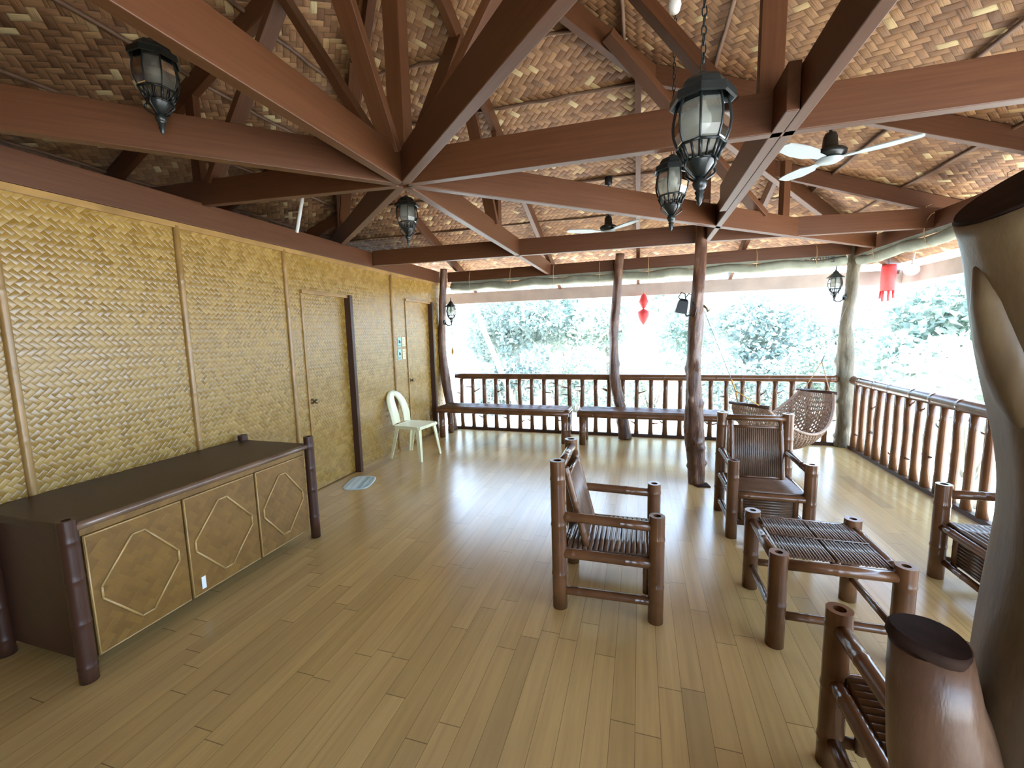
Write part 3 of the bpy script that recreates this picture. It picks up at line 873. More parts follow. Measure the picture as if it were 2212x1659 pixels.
# cabinet
def cabinet():
    x0_, x1_, y0_, y1_ = -3.17, -2.50, 1.19, 2.66
    t = thing('bamboo_cabinet', 'long low bamboo cabinet with three diamond-trimmed doors against the golden wall', 'cabinet', (-2.84, 1.93, 0))
    MB().box2((x0_, y0_+.02, .07), (x1_-.025, y1_-.02, .72)).build('body', 'darkwood', t, True)
    MB().box2((x0_-.01, y0_-.01, .735), (x1_+.01, y1_+.01, .775)).build('top', 'topwood', t, True, .006)
    mb = MB(); bamboo(mb, (x1_+.012, y0_+.02, .757), (x1_+.012, y1_-.02, .757), .02, .5, 12, seed=7); mb.build('top_edging', 'slat', t, True)
    MB().box2((x1_-.04, y0_+.03, .70), (x1_+.0, y1_-.03, .737)).build('front_rail', 'ply', t, True, .003)
    for (px, py, zt_, sd) in ((x1_, y0_-.0, .80, 1), (x1_+.005, y1_+.02, .83, 2), (x0_+.03, y1_+.0, .815, 3), (x0_+.03, y0_-.0, .815, 4)):
        mb = MB(); bamboo(mb, (px, py, 0), (px, py, zt_), .036, .2, 16, .5, seed=sd); mb.build('corner_post', 'darkwood', t, True)
    e = [y0_+.045, 1.695, 2.175, y1_-.03]
    for k in range(3):
        a, b_ = e[k]+.004, e[k+1]-.004
        d_ = MB().box2((x1_-.022, a, .085), (x1_-.002, b_, .697)).build('door', 'ply', t, True, .002)
        # raised diamond of split bamboo
        yc, zc = (a+b_)/2, .39; hw, hh = (b_-a)/2-.045, .225
        P = [V((x1_+.001, yc-.03, zc+hh)), V((x1_+.001, yc+.03, zc+hh)), V((x1_+.001, yc+hw, zc+.03)), V((x1_+.001, yc+hw, zc-.03)), V((x1_+.001, yc+.03, zc-hh)), V((x1_+.001, yc-.03, zc-hh)), V((x1_+.001, yc-hw, zc-.03)), V((x1_+.001, yc-hw, zc+.03))]
        mb = MB()
        for q in range(8):
            mb.tube([P[q], P[(q+1) % 8]], .0058, 6)
        mb.build('diamond_trim', 'tantrim', d_, True)
        mb = MB()
        for (pa, pb) in (((a+.005, .092), (b_-.005, .092)), ((a+.006, .692), (b_-.006, .692)), ((a+.006, .092), (a+.006, .692))):
            mb.tube([(x1_, pa[0], pa[1]), (x1_, pb[0], pb[1])], .004, 6)
        mb.build('edge_trim', 'tantrim', d_, True)
        if k == 1:
            MB().box2((x1_-.001, a+.055, .115), (x1_+.002, a+.08, .19)).build('door_tag', 'white', d_, True)
cabinet()

# plastic chair ---------------------------------------------------------------
def plastic_chair():
    # faces +x; back against the wall
    t = thing('plastic_chair', 'cream white plastic monobloc chair against the golden wall by the far door', 'chair', (-2.83, 4.93, 0), radians(-8))
    # seat: a dished shell with rounded outline
    mb = MB(); nu, nv = 14, 14
    def seatp(u, v):
        hw = .205-.012*max(0, -u)-.02*max(0, abs(u)-.75)
        return V((u*.205, v*hw, .445-.012*(1-v*v)*(1-u*u)+(.012 if u > .8 else 0)*-1))
    g1 = [[seatp(-1+2*i/nu, -1+2*j/nv) for j in range(nv+1)] for i in range(nu+1)]
    vs = [p for r in g1 for p in r]+[p-V((0, 0, .02)) for r in g1 for p in r]
    N_ = (nu+1)*(nv+1); fs = []
    for i in range(nu):
        for j in range(nv):
            a = i*(nv+1)+j
            fs.append((a, a+nv+1, a+nv+2, a+1)); fs.append((N_+a+1, N_+a+nv+2, N_+a+nv+1, N_+a))
    rim = [i*(nv+1) for i in range(nu+1)]+[nu*(nv+1)+j for j in range(1, nv+1)]+[i*(nv+1)+nv for i in range(nu-1, -1, -1)]+[j for j in range(nv-1, 0, -1)]
    for q in range(len(rim)):
        a, b_ = rim[q], rim[(q+1) % len(rim)]
        fs.append((a, b_, N_+b_, N_+a))
    mb._add(vs, fs, None, True)
    mb.build('seat', 'plastic', t)
    # skirt
    mb = MB()
    mb.box((.20, 0, .425), (.014, .37, .04)); mb.box((0, .197, .425), (.37, .014, .04)); mb.box((0, -.197, .425), (.37, .014, .04))
    mb.build('seat_skirt', 'plastic', t, bevel=.004)
    # back: an arched band around a tall slot
    mb = MB()
    def bp(y, h):   # h 0..1 up the back
        z = .44+h*.43
        return V((-.215-.15*h**1.7-.012*(y/.21)**2, y, z))
    n = 40
    outer = []; inner = []
    for k in range(n+1):
        s_ = k/n
        an = pi*s_
        # outer outline: straight sides that flare, round top
        yo = -.215*cos(an); 
        ho = 1.0*min(1, max(0, sin(an)**.55))
        wf = .86+.14*ho
        outer.append(bp(yo*(.84+.16*ho), ho))
        yi = -.052*cos(an)*(1.0); hi = .04+.80*min(1, max(0, sin(an)**.5))
        inner.append(bp(yi*(.75+.3*hi), hi))
    vs = []; fs = []
    for k in range(n+1):
        o = outer[k]; i_ = inner[k]
        m_ = (o+i_)/2+V((-.012, 0, 0))
        vs += [o, m_, i_, i_+V((-.012, 0, -.003)), m_+V((-.014, 0, -.003)), o+V((-.016, 0, -.006))]
    for k in range(n):
        for q in range(6):
            a = k*6+q; b_ = k*6+(q+1) % 6
            fs.append((a, b_, b_+6, a+6))
    mb._add(vs, fs, None, True)
    # flare at the foot joining the seat
    mb.build('backrest', 'plastic', t)
    for (x, y, fx, fy) in ((.185, .185, .235, .225), (.185, -.185, .235, -.225), (-.185, .18, -.275, .215), (-.185, -.18, -.275, -.215)):
        mb = MB()
        a = V((x, y, .435)); b_ = V((fx, fy, 0)); sx = 1 if x > 0 else -1; sy = 1 if y > 0 else -1
        secs = []
        for (f_, wd) in ((0, .060), (.35, .050), (1, .034)):
            c = a.lerp(b_, f_)
            secs.append([c, c+V((-sx*wd, 0, 0)), c+V((-sx*wd, -sy*.010, 0)), c+V((-sx*.010, -sy*.010, 0)), c+V((-sx*.010, -sy*wd, 0)), c+V((0, -sy*wd, 0))])
        vs = [p for s_ in secs for p in s_]
        fs = [(i*6+q, i*6+(q+1) % 6, (i+1)*6+(q+1) % 6, (i+1)*6+q) for i in range(2) for q in range(6)]+[tuple(range(6)), tuple(range(12, 18))]
        mb._add(vs, fs, None, False)
        mb.build('leg', 'plastic', t)
plastic_chair()

# door mat --------------------------------------------------------------------
me_pts = []
mb = MB(); n = 44; c = V((-2.94, 3.85, .0)); ax = V((-.13, .39, 0)).normalized(); ay = V((-ax.y, ax.x, 0))
vs = []; uvv = []
rings = [0, .2, .4, .6, .75, .88, .96, 1.0, 1.0]
for ri, r in enumerate(rings):
    for q in range(n):
        an = 2*pi*q/n
        ex = math.copysign(abs(cos(an))**.55, cos(an))*.215*r*(1+.03*sin(5*an)); ey = math.copysign(abs(sin(an))**.55, sin(an))*.145*r*(1+.03*sin(3*an))
        z = .009+.002*sin(r*40) if ri < 7 else (.006 if ri == 7 else .001)
        vs.append(c+ax*ex+ay*ey+V((0, 0, z))); uvv.append((an/6.28, ey/.29*1.7+.5 if r < .9 else 5.2+r*3))
fs = []; us = []
for i in range(len(rings)-1):
    for q in range(n):
        f = (i*n+q, i*n+(q+1) % n, (i+1)*n+(q+1) % n, (i+1)*n+q)
        fs.append(f); us.append([uvv[k] for k in f])
mb._add(vs, fs, us, True)
tag(mb.build('rag_rug', 'rag'), 'small pale teal rag rug on the floor before the nearer door', 'rug')

# notices on the wall ---------------------------------------------------------
for (ya, yb, za_, zb_, m_, lb) in ((5.215, 5.30, 1.44, 1.58, 'teal', 'teal paper notice, upper left of four on the golden wall by the far door'), (5.325, 5.41, 1.45, 1.58, 'cream', 'cream paper notice, upper right of four on the golden wall by the far door'),
                                   (5.205, 5.295, 1.27, 1.415, 'teal', 'teal paper notice, lower left of four on the golden wall by the far door'), (5.325, 5.405, 1.27, 1.41, 'cream', 'cream paper notice, lower right of four on the golden wall by the far door')):
    t = thing('paper_notice', lb, 'notice', (XW+.002, (ya+yb)/2, (za_+zb_)/2), group='paper notices by the far door')
    MB().box2((XW+.001, ya, za_), (XW+.004, yb, zb_)).build('sheet', m_, t, True)
    mb = MB()
    if m_ == 'teal':
        ym = (ya+yb)/2; h = zb_-za_
        mb.box2((XW+.004, ym-.018, za_+h*.42), (XW+.005, ym+.012, za_+h*.70)); mb.box2((XW+.004, ym+.016, za_+h*.42), (XW+.005, ym+.03, za_+h*.62)); mb.box2((XW+.004, ym-.03, za_+h*.14), (XW+.005, ym+.03, za_+h*.19))
    else:
        for k in range(3): mb.box2((XW+.004, ya+.014, zb_-.03-.035*k), (XW+.005, yb-.014, zb_-.036-.035*k))
    mb.build('printing', 'ink' if m_ == 'teal' else 'brass', t, True)

# ================================================================== LAMPS AND FANS
def lantern_parts(t, wall=False):
    n = 8; ph = pi/8
    mb = MB()
    if wall:
        mb.lathe([(.001, .095), (.006, .085), (.008, .045), (.014, .035), (.03, .02), (.045, -.005), (.07, -.03), (.10, -.055), (.104, -.062), (.09, -.066), (.072, -.07)], n, phase=ph, smooth=False)
    else:
        mb.lathe([(.001, 0), (.016, 0), (.018, -.006), (.055, -.022), (.066, -.034), (.072, -.05), (.092, -.062), (.095, -.085), (.088, -.088), (.072, -.070)], n, phase=ph, smooth=False)
    mb.build('cap', 'black', t)
    mb = MB()
    gp = [(.066, -.066), (.075, -.095), (.0805, -.125), (.082, -.145), (.079, -.172), (.070, -.198), (.062, -.21)]
    mb.lathe(gp, 8, phase=ph, smooth=False)
    mb.build('glass', 'glass', t)
    for k in range(8):
        an = ph+2*pi*k/8
        mb = MB(); mb.tube([((r+.001)*cos(an), (r+.001)*sin(an), z) for r, z in gp], .0034, 6); mb.build('rib', 'black', t)
    mb = MB()
    for k in range(8):
        a1 = ph+2*pi*k/8; a2 = ph+2*pi*(k+1)/8
        for r, z in ((.069, -.208), (.047, -.252)):
            mb.tube([(r*cos(a1), r*sin(a1), z), (r*cos(a2), r*sin(a2), z)], .0045, 6)
        mb.tube([(.069*cos(a1), .069*sin(a1), -.208), (.047*cos(a1), .047*sin(a1), -.252)], .005, 6)
        am = (a1+a2)/2
        mb.tube([(.064*cos(am), .064*sin(am), -.208), (.044*cos(am), .044*sin(am), -.252)], .004, 5)
    mb.lathe([(.046, -.250), (.044, -.262), (.026, -.285), (.018, -.298), (.001, -.30)], 12)
    mb.build('basket', 'black', t)
    for k in range(4):
        an = ph+pi/2*k
        c, s_ = cos(an), sin(an)
        mb = MB(); mb.tube([(r*c, r*s_, z) for r, z in ((.047, -.252), (.058, -.262), (.060, -.277), (.046, -.288), (.028, -.300), (.014, -.306))], .004, 6); mb.build('scroll', 'black', t)
    mb = MB()
    mb.lathe([(.008, -.296), (.019, -.306), (.022, -.318), (.018, -.331), (.010, -.337), (.015, -.343), (.010, -.352), (.013, -.358), (.008, -.367), (.009, -.373), (.001, -.384)], 14)
    mb.build('finial', 'black', t)
    mb = MB()
    mb.lathe([(.001, -.165), (.014, -.163), (.026, -.15), (.030, -.135), (.026, -.118), (.014, -.10), (.013, -.08), (.001, -.079)], 16)
    mb.build('bulb', 'bulb', t)
def chain(mb, z0, z1):
    z = z0; k = 0
    while z < z1-.01:
        h = .032
        pts = []
        for q in range(13):
            an = 2*pi*q/12
            p = V((.007*cos(an), 0, z+h/2+.016*sin(an)))
            if k % 2: p = V((0, p.x, p.z))
            pts.append(p)
        mb.tube(pts, .0022, 5, False)
        z += .026; k += 1
def hang_lantern(loc, top_z, label, first=None, rz=0.0):
    if first is None:
        t = thing('hanging_lantern', label, 'lantern', loc, rz, 'black hanging lanterns')
        lantern_parts(t)
    else:
        t = first.copy(); COL.objects.link(t); t.location = loc; t['label'] = label; t.rotation_euler = (0, 0, rz)
        for ch in kids(first):
            if ch.name.startswith('chain'): continue
            c = ch.copy(); COL.objects.link(c); c.parent = t
    mb = MB(); chain(mb, 0, top_z-loc[2]); mb.build('chain', 'black', t)
    return t
L1 = hang_lantern((.172, 1.5, 2.365), zr(.17, 1.5)+RD, 'black hanging lantern with smoked glass, largest and nearest to the viewpoint', None, .25)
hang_lantern((.151, 2.5, 2.505), zr(.15, 2.5)+RD, 'black hanging lantern with smoked glass, just behind and below the largest one', L1, .1)
hang_lantern((-1.79, 3.15, 2.70), zr(-1.79, 3.15)+RD, 'small-looking black hanging lantern beyond the hub where the beams meet', L1, .2)
hang_lantern((-2.03, 1.48, 2.89), zr(-2.03, 1.48)+RD, 'black hanging lantern with dark glass in the shadows over the cabinet', L1, .0)

def wall_lantern(loc, d, label, first=None):
    if first is None:
        t = thing('wall_lantern', label, 'wall lantern', loc, 0, 'black post lanterns')
        lantern_parts(t, True)
        mb = MB(); mb.tube([(0, 0, -.36), (.03, 0, -.385), (.07, 0, -.385), (.105, 0, -.36), (.12, 0, -.33)], [.008, .009, .009, .011, .012], 8)
        mb.build('bracket', 'black', t)
        mb = MB(); mb.tube([(.115, 0, -.33), (.13, 0, -.33)], [.04, .042], 14); mb.build('backplate', 'black', t)
    else:
        t = copy_tree(first); t.location = loc; t['label'] = label
    t.rotation_euler = (0, 0, d)
    return t
WL = wall_lantern((-2.965, 6.48, 2.11), pi, 'black wall lantern on the crooked post at the end of the golden wall')
wall_lantern((2.40, 6.56, 2.27), 0.1, 'black wall lantern on the greenish corner post', WL)
for s_ in (t for t in bpy.data.objects if t.name.startswith('wall_lantern')): s_.scale = (.94, .94, .94)

def fan(hub, tips, ceil_z, label, first=None):
    t = thing('ceiling_fan', label, 'ceiling fan', hub, 0, 'ceiling fans')
    mb = MB(); mb.lathe([(.001, -.045), (.06, -.04), (.092, -.012), (.095, .008), (.08, .022), (.045, .032), (.040, .10), (.030, .125), (.001, .126)], 28); mb.build('motor', 'black', t)
    mb = MB(); mb.lathe([(.001, -.060), (.05, -.056), (.078, -.040), (.078, -.036), (.001, -.036)], 24); mb.build('blade_plate', 'blade', t)
    mb = MB(); mb.tube([(0, 0, .10), (0, 0, ceil_z-hub[2])], .011, 10); mb.build('downrod', 'black', t)
    mb = MB(); mb.lathe([(.001, -.10), (.03, -.098), (.042, -.08), (.042, -.005), (.001, 0)], 16, (0, 0, ceil_z-hub[2])); mb.build('canopy', 'black', t)
    for an, Lb in tips:
        d = V((cos(an), sin(an), 0)); s_ = V((-sin(an), cos(an), 0))
        mb = MB()
        prof = [(.06, .022, -.036), (.14, .03, -.034), (.18, .055, -.032), (.3, .062, -.03), (Lb*.85, .052, -.026), (Lb*.97, .042, -.024), (Lb, .02, -.024)]
        vs = []
        for (q, wd, z) in prof:
            tl = .10
            vs += [d*q+s_*wd+V((0, 0, z+wd*tl)), d*q-s_*wd+V((0, 0, z-wd*tl)), d*q-s_*wd+V((0, 0, z-wd*tl+.006)), d*q+s_*wd+V((0, 0, z+wd*tl+.006))]
        K = len(prof)
        fs = [(i*4+q, i*4+(q+1) % 4, (i+1)*4+(q+1) % 4, (i+1)*4+q) for i in range(K-1) for q in range(4)]+[(3, 2, 1, 0), ((K-1)*4, (K-1)*4+1, (K-1)*4+2, (K-1)*4+3)]
        mb._add(vs, fs)
        mb.build('blade', 'blade', t)
    return t
fan((1.165, 3.40, 2.71), ((radians(-25), .45), (radians(-140), .46), (radians(112), .42)), zr(1.165, 3.4)+RD, 'ceiling fan with pale blades and black motor on the right, near the forked trunk')
fan((-.355, 5.05, 2.745), ((radians(-46), .46), (radians(74), .46), (radians(194), .46)), zr(-.355, 5.05)+RD, 'ceiling fan with pale blades and black motor further back, half hidden by a beam')

t = thing('light_bulb', 'bare bulb in a metal socket hanging at the top edge above the lanterns', 'bulb', (.10, 1.7, 2.73))
mb = MB(); mb.lathe([(.001, -.055), (.016, -.05), (.022, -.03), (.018, -.008), (.012, 0)], 14); mb.build('glass', 'bulb', t)
mb = MB(); mb.lathe([(.014, -.004), (.018, 0), (.018, .04), (.012, .05), (.001, .052)], 14); mb.build('socket', 'black', t)
mb = MB(); mb.tube([(0, 0, .05), (0, 0, zr(.1, 1.7)+RD-2.73)], .004, 6); mb.build('cord', 'black', t)
# spotlight on the inner post
t = thing('spotlight', 'black metal floodlight clamped high on the knotty inner post', 'spotlight', (.40, 4.62, 1.83))
R = Matrix.Rotation(radians(12), 3, 'Y')
mb = MB()
def ring(z, w_, d_): return [R @ V((sx*w_, sy*d_, z)) for sx, sy in ((-1, -1), (1, -1), (1, 1), (-1, 1))]
vs = ring(-.075, .052, .05)+ring(-.06, .055, .052)+ring(.045, .046, .045)+ring(.07, .030, .032)
fs = [(i*4+q, i*4+(q+1) % 4, (i+1)*4+(q+1) % 4, (i+1)*4+q) for i in range(3) for q in range(4)]+[(3, 2, 1, 0), (12, 13, 14, 15)]
mb._add(vs, fs); mb.build('housing', 'black', t, bevel=.004)
mb = MB(); mb.tube([(-.02, 0, .065), (-.035, 0, .09), (-.01, 0, .135), (.025, 0, .115), (.03, 0, .065)], .006, 6); mb.build('yoke', 'black', t)
mb = MB(); mb.tube([(.03, 0, .08), (.06, .02, .12), (.09, .03, .11)], .005, 6); mb.build('bracket', 'black', t)
mb = MB(); mb.tube([(.03, 0, -.075), (.045, .01, -.10), (.09, .03, -.09)], .009, 6); mb.build('bracket', 'black', t)
mb = MB(); mb.tube([(.09, -.03, .04), (.115, -.035, .0), (.125, -.035, -.05), (.115, -.035, -.1), (.09, -.03, -.11)], .006, 6); mb.build('cable', 'black', t)

# ================================================================== HAMMOCK
def hammock():
    A = V((1.16, 5.18, .755)); B = V((2.10, 6.08, .80))
    t = thing('wicker_hammock', 'pale brown wicker hammock slung between the inner post and the corner post', 'hammock', ((A+B)/2)*1.0)
    ax = (B-A); L = ax.length; ax.normalize(); sd = V((ax.y, -ax.x, 0)).normalized()
    def P(s_, v):
        c = A.lerp(B, s_)
        prof = sin(pi*min(1, max(0, s_)))**.75
        hw = .185+.19*prof
        dep = .07*min(1, s_*12, (1-s_)*12)+.16*prof
        th = v*1.25
        y = hw*sin(th)/sin(1.25)
        z = -dep*(cos(th)-cos(1.25))/(1-cos(1.25)) - .36*prof
        return c+sd*y+V((0, 0, z))
    mb = MB()
    nv = 25; ns = 56
    for j in range(nv+1):
        v = -1+2*j/nv
        mb.tube([P(i/30, v)+V((0, 0, .004*(-1)**(i+j))) for i in range(31)], .008, 5, False)
    mb.build('lengthwise_cane', 'wicker', t, True)
    mb = MB()
    for i in range(1, ns):
        s_ = i/ns
        mb.tube([P(s_, -1+2*j/40)+V((0, 0, .009*(1 if (j//2+i) % 2 else -1))) for j in range(41)], .0105, 5, False)
    mb.build('crosswise_cane', 'wicker', t, True)
    for v in (-1, 1):
        mb = MB(); mb.tube([P(i/30, v)+V((0, 0, .004)) for i in range(31)], .016, 8); mb.build('rim', 'wicker', t, True)
    for (p, m_) in ((A, 'darkwood'), (B, 'darkwood')):
        mb = MB(); mb.tube([p-sd*.235, p, p+sd*.235], .019, 10); mb.build('spreader_bar', m_, t, True)
    # left ropes
    k = A+V((-.16, -.12, .17)); hook = V((.605, 4.70, 1.80))
    mb = MB()
    for s_ in (-1, 1): mb.tube([A+sd*.13*s_, k], .006, 6)
    k2 = k.lerp(hook, .16)
    mb.tube([k, k2], .008, 6)
    mb.build('yoke_rope', 'yrope', t, True)
    mb = MB(); mb.tube([k2, hook], .0035, 6); mb.build('suspension_wire', 'wire', t, True)
    k = B+V((.06, .06, .36)); hook = V((2.53, 6.52, 1.86))
    mb = MB()
    for s_ in (-1, 1): mb.tube([B+sd*.15*s_, k], .005, 6)
    mb.build('yoke_rope', 'rope', t, True)
    mb = MB(); mb.tube([k, k.lerp(hook, .1)], .010, 6); mb.tube([k, hook], .003, 6); mb.build('suspension_wire', 'wire', t, True)
hammock()
mb = MB(); mb.tube([(.60, 4.66, 1.83), (.63, 4.66, 1.80), (.64, 4.66, 1.77), (.655, 4.65, 1.785)], .010, 7)
tag(mb.build('hook', 'brass'), 'small metal hook on the inner post holding the hammock wire', 'hook')

# ================================================================== TARP ROLLS
def tarp(label, p0, p1, n_ties, r, seed):
    p0 = V(p0); p1 = V(p1); d = (p1-p0); L = d.length
    t = thing('rolled_tarp', label, 'tarp', p0, group='rolled canvas blinds')
    n = 60; pts = []; rs = []
    for i in range(n+1):
        q = i/n
        sag = .025*abs(sin(pi*q*n_ties))
        p = p0.lerp(p1, q)+V((0, 0, -sag+.012*noise.noise(V((q*9, seed, 0)))))
        pts.append(p); rs.append(r*(1+.22*noise.noise(V((q*14, 3+seed, 0)))))
    mb = MB(); mb.tube(pts, rs, 16, True, ell=lambda i, an: 1+.14*noise.noise(V((cos(an)*1.5, sin(an)*1.5, i*.5+seed))))
    mb.build('roll', 'tarp', t, True)
    sd = V((0, 0, 1)).cross(d).normalized()
    mb = MB(); o = V((0, 0, r*.5))
    mb.beam(p0+V((0, 0, .085)), p1+V((0, 0, .085)), .006, .09)
    mb.build('hanging_edge', 'tarp', t, True)
    for k in range(1, n_ties+1):
        q = (k-.5)/n_ties; c = p0.lerp(p1, q)
        mb = MB()
        loop = [c+sd*(.075*cos(a))+V((0, 0, .07+.155*sin(a))) for a in [2*pi*m_/16 for m_ in range(17)]]
        mb.tube(loop, .004, 5, False)
        mb.tube([c-sd*.07+V((0, 0, .24)), c-sd*.085+V((.01, 0, .28)), c-sd*.07+V((.035, 0, .30))], .003, 5)
        mb.build('tie_cord', 'rope', t, True)
    return t
tb = tarp('long grey-green canvas blind rolled up under the back eave plate', (-2.98, YB-.03, 2.375), (2.50, YB-.03, 2.425), 8, .058, 1)
tarp('grey canvas blind rolled up under the right eave plate', (XR-.05, YB-.2, 2.40), (XR-.05, .9, 2.36), 6, .055, 6)
# hand lettering on the back blind (upside down, near the corner post)
cu = bpy.data.curves.new('lettering', 'FONT'); cu.body = 'Euioo~'; cu.size = .105; cu.extrude = .001; cu.space_character = 1.15
lt_ = bpy.data.objects.new('lettering_curve', cu)
lme = bpy.data.meshes.new_from_object(lt_); bpy.data.objects.remove(lt_)
lo = bpy.data.objects.new('lettering', lme); COL.objects.link(lo)
lme.materials.clear(); lme.materials.append(M['ink']); lo.parent = tb
lo.location = V((2.36, YB-.105, 2.475))-V(tb.location)
lo.rotation_euler = (pi/2, pi, 0)

# ================================================================== OUTSIDE BITS
def ornament(name, label, loc, kind):
    t = thing(name, label, 'ornament', loc)
    if kind == 0:
        mb = MB(); mb.lathe([(.001, 0), (.045, -.05), (.075, -.14), (.03, -.23), (.012, -.25)], 14); mb.build('upper_cone', 'red', t)
        mb = MB(); mb.lathe([(.012, -.25), (.09, -.30), (.085, -.36), (.05, -.45), (.001, -.52)], 14); mb.build('lower_cone', 'red', t)
    else:
        mb = MB(); mb.lathe([(.001, 0), (.075, -.01), (.085, -.05), (.08, -.36), (.001, -.37)], 16); mb.build('drum', 'red', t)
        for k in range(7):
            an = 2*pi*k/7
            mb = MB(); mb.tube([(.068*cos(an), .068*sin(an), -.36), (.075*cos(an), .075*sin(an), -.46-.02*(k % 3))], .014, 6); mb.build('tassel', 'red', t)
    mb = MB(); mb.tube([(0, 0, -.002), (0, 0, .30 if kind == 0 else .15)], .004, 5); mb.build('cord', 'wire', t)
ornament('hanging_ornament', 'red paper ornament hanging from the back eave beyond the middle post', (.05, 7.38, 2.20), 0)
ornament('hanging_lampion', 'red tasselled ornament hanging under the right eave beyond the corner post', (3.25, 7.20, 2.42), 1)
t = thing('eave_lamp', 'small white reflector lamp under the right eave beside the red ornament', 'lamp', (3.36, 6.9, 2.36))
mb = MB(); mb.tube([(0, 0, 0), (-.02, -.04, -.03), (-.04, -.08, -.06), (-.05, -.10, -.075)], [.025, .04, .075, .08], 16); mb.build('reflector', 'white', t)
mb = MB(); mb.tube([(0, 0, 0), (.02, .03, .05), (.04, .05, .17)], .012, 6); mb.build('arm', 'white', t)
mb = MB(); mb.tube([(-2.90, 6.58, 1.50), (-2.905, 6.58, 1.38)], .003, 5)
t = thing('wind_chime', 'little string of beads hanging beside the crooked post under the wall lantern', 'ornament', (-2.965, 6.48, 1.50))
mb = MB(); mb.tube([(0, 0, .26), (0, 0, -.12)], .003, 5); mb.build('string', 'wire', t)
mb = MB(); mb.lathe([(.001, -.12), (.02, -.15), (.024, -.2), (.001, -.24)], 10); mb.build('bead', 'yrope', t)
mb = MB(); mb.tube([(-3.35, 8.1, 2.6), (-3.05, 8.3, 1.6), (-2.35, 8.8, -.55)], [.05, .052, .055], 10)
tag(mb.build('leaning_pole', 'palebamboo'), 'thick bleached bamboo pole leaning outside the back railing on the left', 'pole')
mb = MB(); mb.tube([(-2.0, 11.0, .2), (-.9, 11.2, 1.5), (.9, 11.4, 2.6)], [.03, .028, .02], 8)
tag(mb.build('fallen_branch', 'stem'), 'thin slanting branch crossing the greenery beyond the back railing', 'branch')

# ================================================================== GREENERY
def leaf_mesh(blobs, count, size, seed, droop=.3):
    rg = random.Random(seed)
    mb = MB(); vs = []; fs = []
    tot = sum(b_[3]*b_[4]*b_[5] for b_ in blobs)
    for (cx, cy, cz, rx, ry, rz_) in blobs:
        k = int(count*(rx*ry*rz_)/tot)
        for _ in range(k):
            while True:
                p = V((rg.uniform(-1, 1), rg.uniform(-1, 1), rg.uniform(-1, 1)))
                if p.length < 1: break
            p = p.normalized()*(p.length**.45)
            c = V((cx+p.x*rx, cy+p.y*ry, cz+p.z*rz_))
            a = V((rg.gauss(0, 1), rg.gauss(0, 1), rg.gauss(-droop, .7))).normalized()
            b_ = a.cross(V((rg.gauss(0, 1), rg.gauss(0, 1), rg.gauss(0, 1)))).normalized()
            L = size*rg.uniform(.6, 1.4); w_ = L*rg.uniform(.22, .4)
            o = len(vs)
            nrm = a.cross(b_)*L*.12
            vs += [c, c+a*L*.5+b_*w_+nrm, c+a*L, c+a*L*.5-b_*w_+nrm]
            fs += [(o, o+1, o+2), (o, o+2, o+3)]
    mb._add(vs, fs)
    return mb
def tree(loc, h, blobs, count, size, leaf, label, seed, group='trees beyond the railings', r=.09):
    t = thing('tree', label, 'tree', loc, group=group)
    rg = random.Random(seed)
    mb = MB(); pts = [V((0, 0, 0))]
    for k in range(1, 6): pts.append(V((rg.uniform(-.15, .15), rg.uniform(-.15, .15), h*k/5)))
    mb.tube(pts, [r*1.2, r, r*.9, r*.75, r*.6, r*.35], 9); mb.build('trunk', 'stem', t)
    leaf_mesh(blobs, count, size, seed, .35).build('crown', leaf, t)
def bush(loc, blobs, count, size, leaf, label, seed):
    t = thing('bush', label, 'bush', loc, group='bushes beyond the railings')
    rg = random.Random(seed); mb = MB()
    for k in range(7):
        an = rg.uniform(0, 6.28); mb.tube([(0.05*cos(an), .05*sin(an), 0), (.3*cos(an), .3*sin(an), .5), (.5*cos(an), .5*sin(an), 1.0)], [.025, .018, .008], 6)
    mb.build('stems', 'stem', t)
    leaf_mesh(blobs, count, size, seed, .2).build('foliage', leaf, t)
GZ = -.52
T_ = [((-7.4, 12.5, GZ), 4.2, 'leafA', 'dense green tree far left beyond the golden wall corner'), ((-4.6, 13.5, GZ), 4.4, 'leafB', 'pale green tree behind the leaning bleached pole'), ((-2.6, 14.5, GZ), 4.6, 'leafA', 'mid green tree right of the leaning bleached pole'),
      ((-.9, 13.0, GZ), 4.0, 'leafB', 'pale green tree just left of the middle railing post'), ((1.6, 15.5, GZ), 3.2, 'leafA', 'green tree just left of the knotty inner post'), ((3.3, 12.5, GZ), 3.0, 'leafC', 'darker tree just right of the knotty inner post'),
      ((5.0, 13.6, GZ), 2.2, 'leafA', 'low green tree left of the corner post'), ((5.0, 9.3, GZ), 2.7, 'leafA', 'green tree beyond the right railing beside the corner post'), ((6.5, 10.7, GZ), 3.1, 'leafC', 'darker low tree beyond the right railing near the big trunk')]
T_ += [((-9.0, 15.5, GZ), 5.0, 'leafB', 'tall pale tree at the far left end of the greenery'), ((.5, 17.5, GZ), 4.8, 'leafA', 'tall tree far behind the middle railing post'), ((-5.9, 16.5, GZ), 5.4, 'leafC', 'tall darker tree far behind the leaning bleached pole'), ((-3.6, 12.2, GZ), 3.4, 'leafC', 'darker tree close behind the leaning bleached pole')]
for k, (loc, h, lf, lb) in enumerate(T_):
    rg = random.Random(40+k)
    bl = [(rg.uniform(-.9, .9), rg.uniform(-.7, .7), h*rg.uniform(.35, .95), rg.uniform(.5, 1.0), rg.uniform(.5, .9), rg.uniform(.4, .75)) for _ in range(9)]
    tree(loc, h, bl, 4600, .15, lf, lb, 50+k)
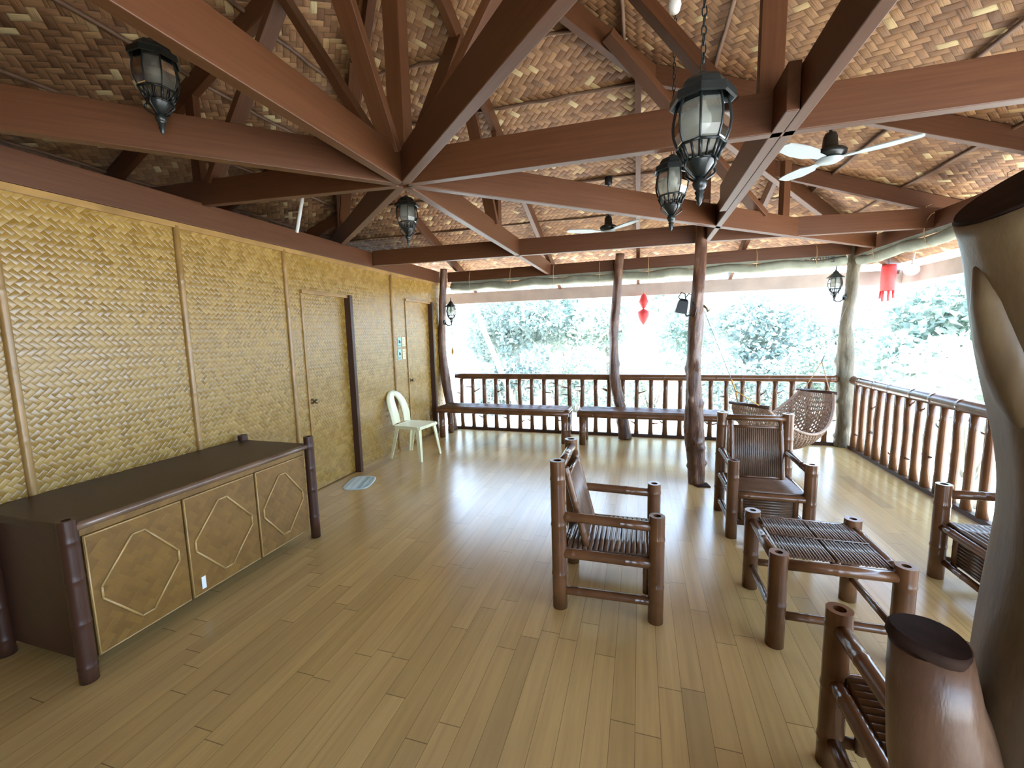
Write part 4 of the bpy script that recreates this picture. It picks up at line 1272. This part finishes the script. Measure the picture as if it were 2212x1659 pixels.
B_ = [((-5.9, 10.2, GZ), 'leafA', 'bushy shrub nearest the golden wall corner beyond the back railing'), ((-3.4, 10.6, GZ), 'leafC', 'dark shrub at the foot of the leaning pole'), ((-1.6, 11.2, GZ), 'leafA', 'shrub behind the left bench beyond the railing'),
      ((.3, 11.4, GZ), 'leafB', 'pale shrub behind the middle railing post'), ((2.3, 11.0, GZ), 'leafC', 'dark shrub behind the knotty inner post'), ((3.9, 11.3, GZ), 'leafA', 'shrub behind the hammock'), ((4.35, 7.2, GZ), 'leafB', 'pale shrub beyond the middle of the right railing')]
for k, (loc, lf, lb) in enumerate(B_):
    rg = random.Random(80+k)
    bl = [(rg.uniform(-.8, .8), rg.uniform(-.4, .4), rg.uniform(.4, 1.5), rg.uniform(.4, .7), rg.uniform(.35, .6), rg.uniform(.35, .6)) for _ in range(6)]
    bush(loc, bl, 2200, .12, lf, lb, 90+k)
# fan palm by the right railing
t = thing('palm', 'small fan palm with narrow fronds beyond the right railing', 'palm', (3.75, 6.0, GZ), group=None)
mb = MB(); mb.tube([(0, 0, 0), (.03, 0, .6), (0, .02, 1.3)], [.06, .05, .04], 8); mb.build('stem', 'stem', t)
rg = random.Random(5)
for k in range(12):
    an = 2*pi*k/12+rg.uniform(-.2, .2); el = rg.uniform(.1, .9)
    d = V((cos(an)*cos(el), sin(an)*cos(el), sin(el))); s_ = V((-sin(an), cos(an), 0))
    mb = MB(); b0 = V((0, .02, 1.3)); e0 = b0+d*.45
    mb.tube([b0, e0], .008, 5)
    vs = []; fs = []
    for q in range(9):
        f_ = (q-4)/4*1.1
        dd = (d*cos(f_)+s_*sin(f_)).normalized(); L = .55*(1-.25*abs(f_))
        nn = dd.cross(s_ if abs(dd.dot(s_)) < .9 else d).normalized(); pp = dd.cross(nn).normalized()
        o = len(vs); vs += [e0, e0+dd*L*.5+pp*.025, e0+dd*L+V((0, 0, -.10)), e0+dd*L*.5-pp*.025]; fs.append((o, o+1, o+2, o+3))
    mb._add(vs, fs); mb.build('frond', 'leafA', t)

# ================================================================== LIGHT
wd = bpy.data.worlds.new('sky'); SC.world = wd; wd.use_nodes = True
nt = wd.node_tree; nt.nodes.clear()
out = nt.nodes.new('ShaderNodeOutputWorld'); bg = nt.nodes.new('ShaderNodeBackground')
tc = nt.nodes.new('ShaderNodeTexCoord'); sp = nt.nodes.new('ShaderNodeSeparateXYZ'); cr = nt.nodes.new('ShaderNodeValToRGB')
nt.links.new(tc.outputs['Generated'], sp.inputs[0]); nt.links.new(sp.outputs[2], cr.inputs[0])
cr.color_ramp.elements[0].position = 0.0; cr.color_ramp.elements[0].color = (.60, .79, 1.0, 1)
cr.color_ramp.elements[1].position = 0.8; cr.color_ramp.elements[1].color = (.38, .60, 1.0, 1)
nt.links.new(cr.outputs[0], bg.inputs[0]); bg.inputs[1].default_value = 4.0
nt.links.new(bg.outputs[0], out.inputs[0])
sd = bpy.data.lights.new('sun', 'SUN'); sd.energy = 10.0; sd.angle = radians(.6); sd.color = (1.0, .95, .86)
so = bpy.data.objects.new('sun', sd); COL.objects.link(so)
sun_dir = V((.22, .30, 1.0))   # towards the sun
so.rotation_euler = sun_dir.to_track_quat('Z', 'Y').to_euler()
so.location = (4, 6, 12)

SC.view_settings.view_transform = 'Standard'
SC.view_settings.look = 'None'
SC.view_settings.gamma = 1.0
SC.view_settings.use_curve_mapping = False
SC.view_settings.exposure = 1.72
SC.cycles.use_denoising = True
SC.cycles.max_bounces = 10
SC.cycles.diffuse_bounces = 6
SC.cycles.transparent_max_bounces = 12
SC.cycles.sample_clamp_indirect = 8.0
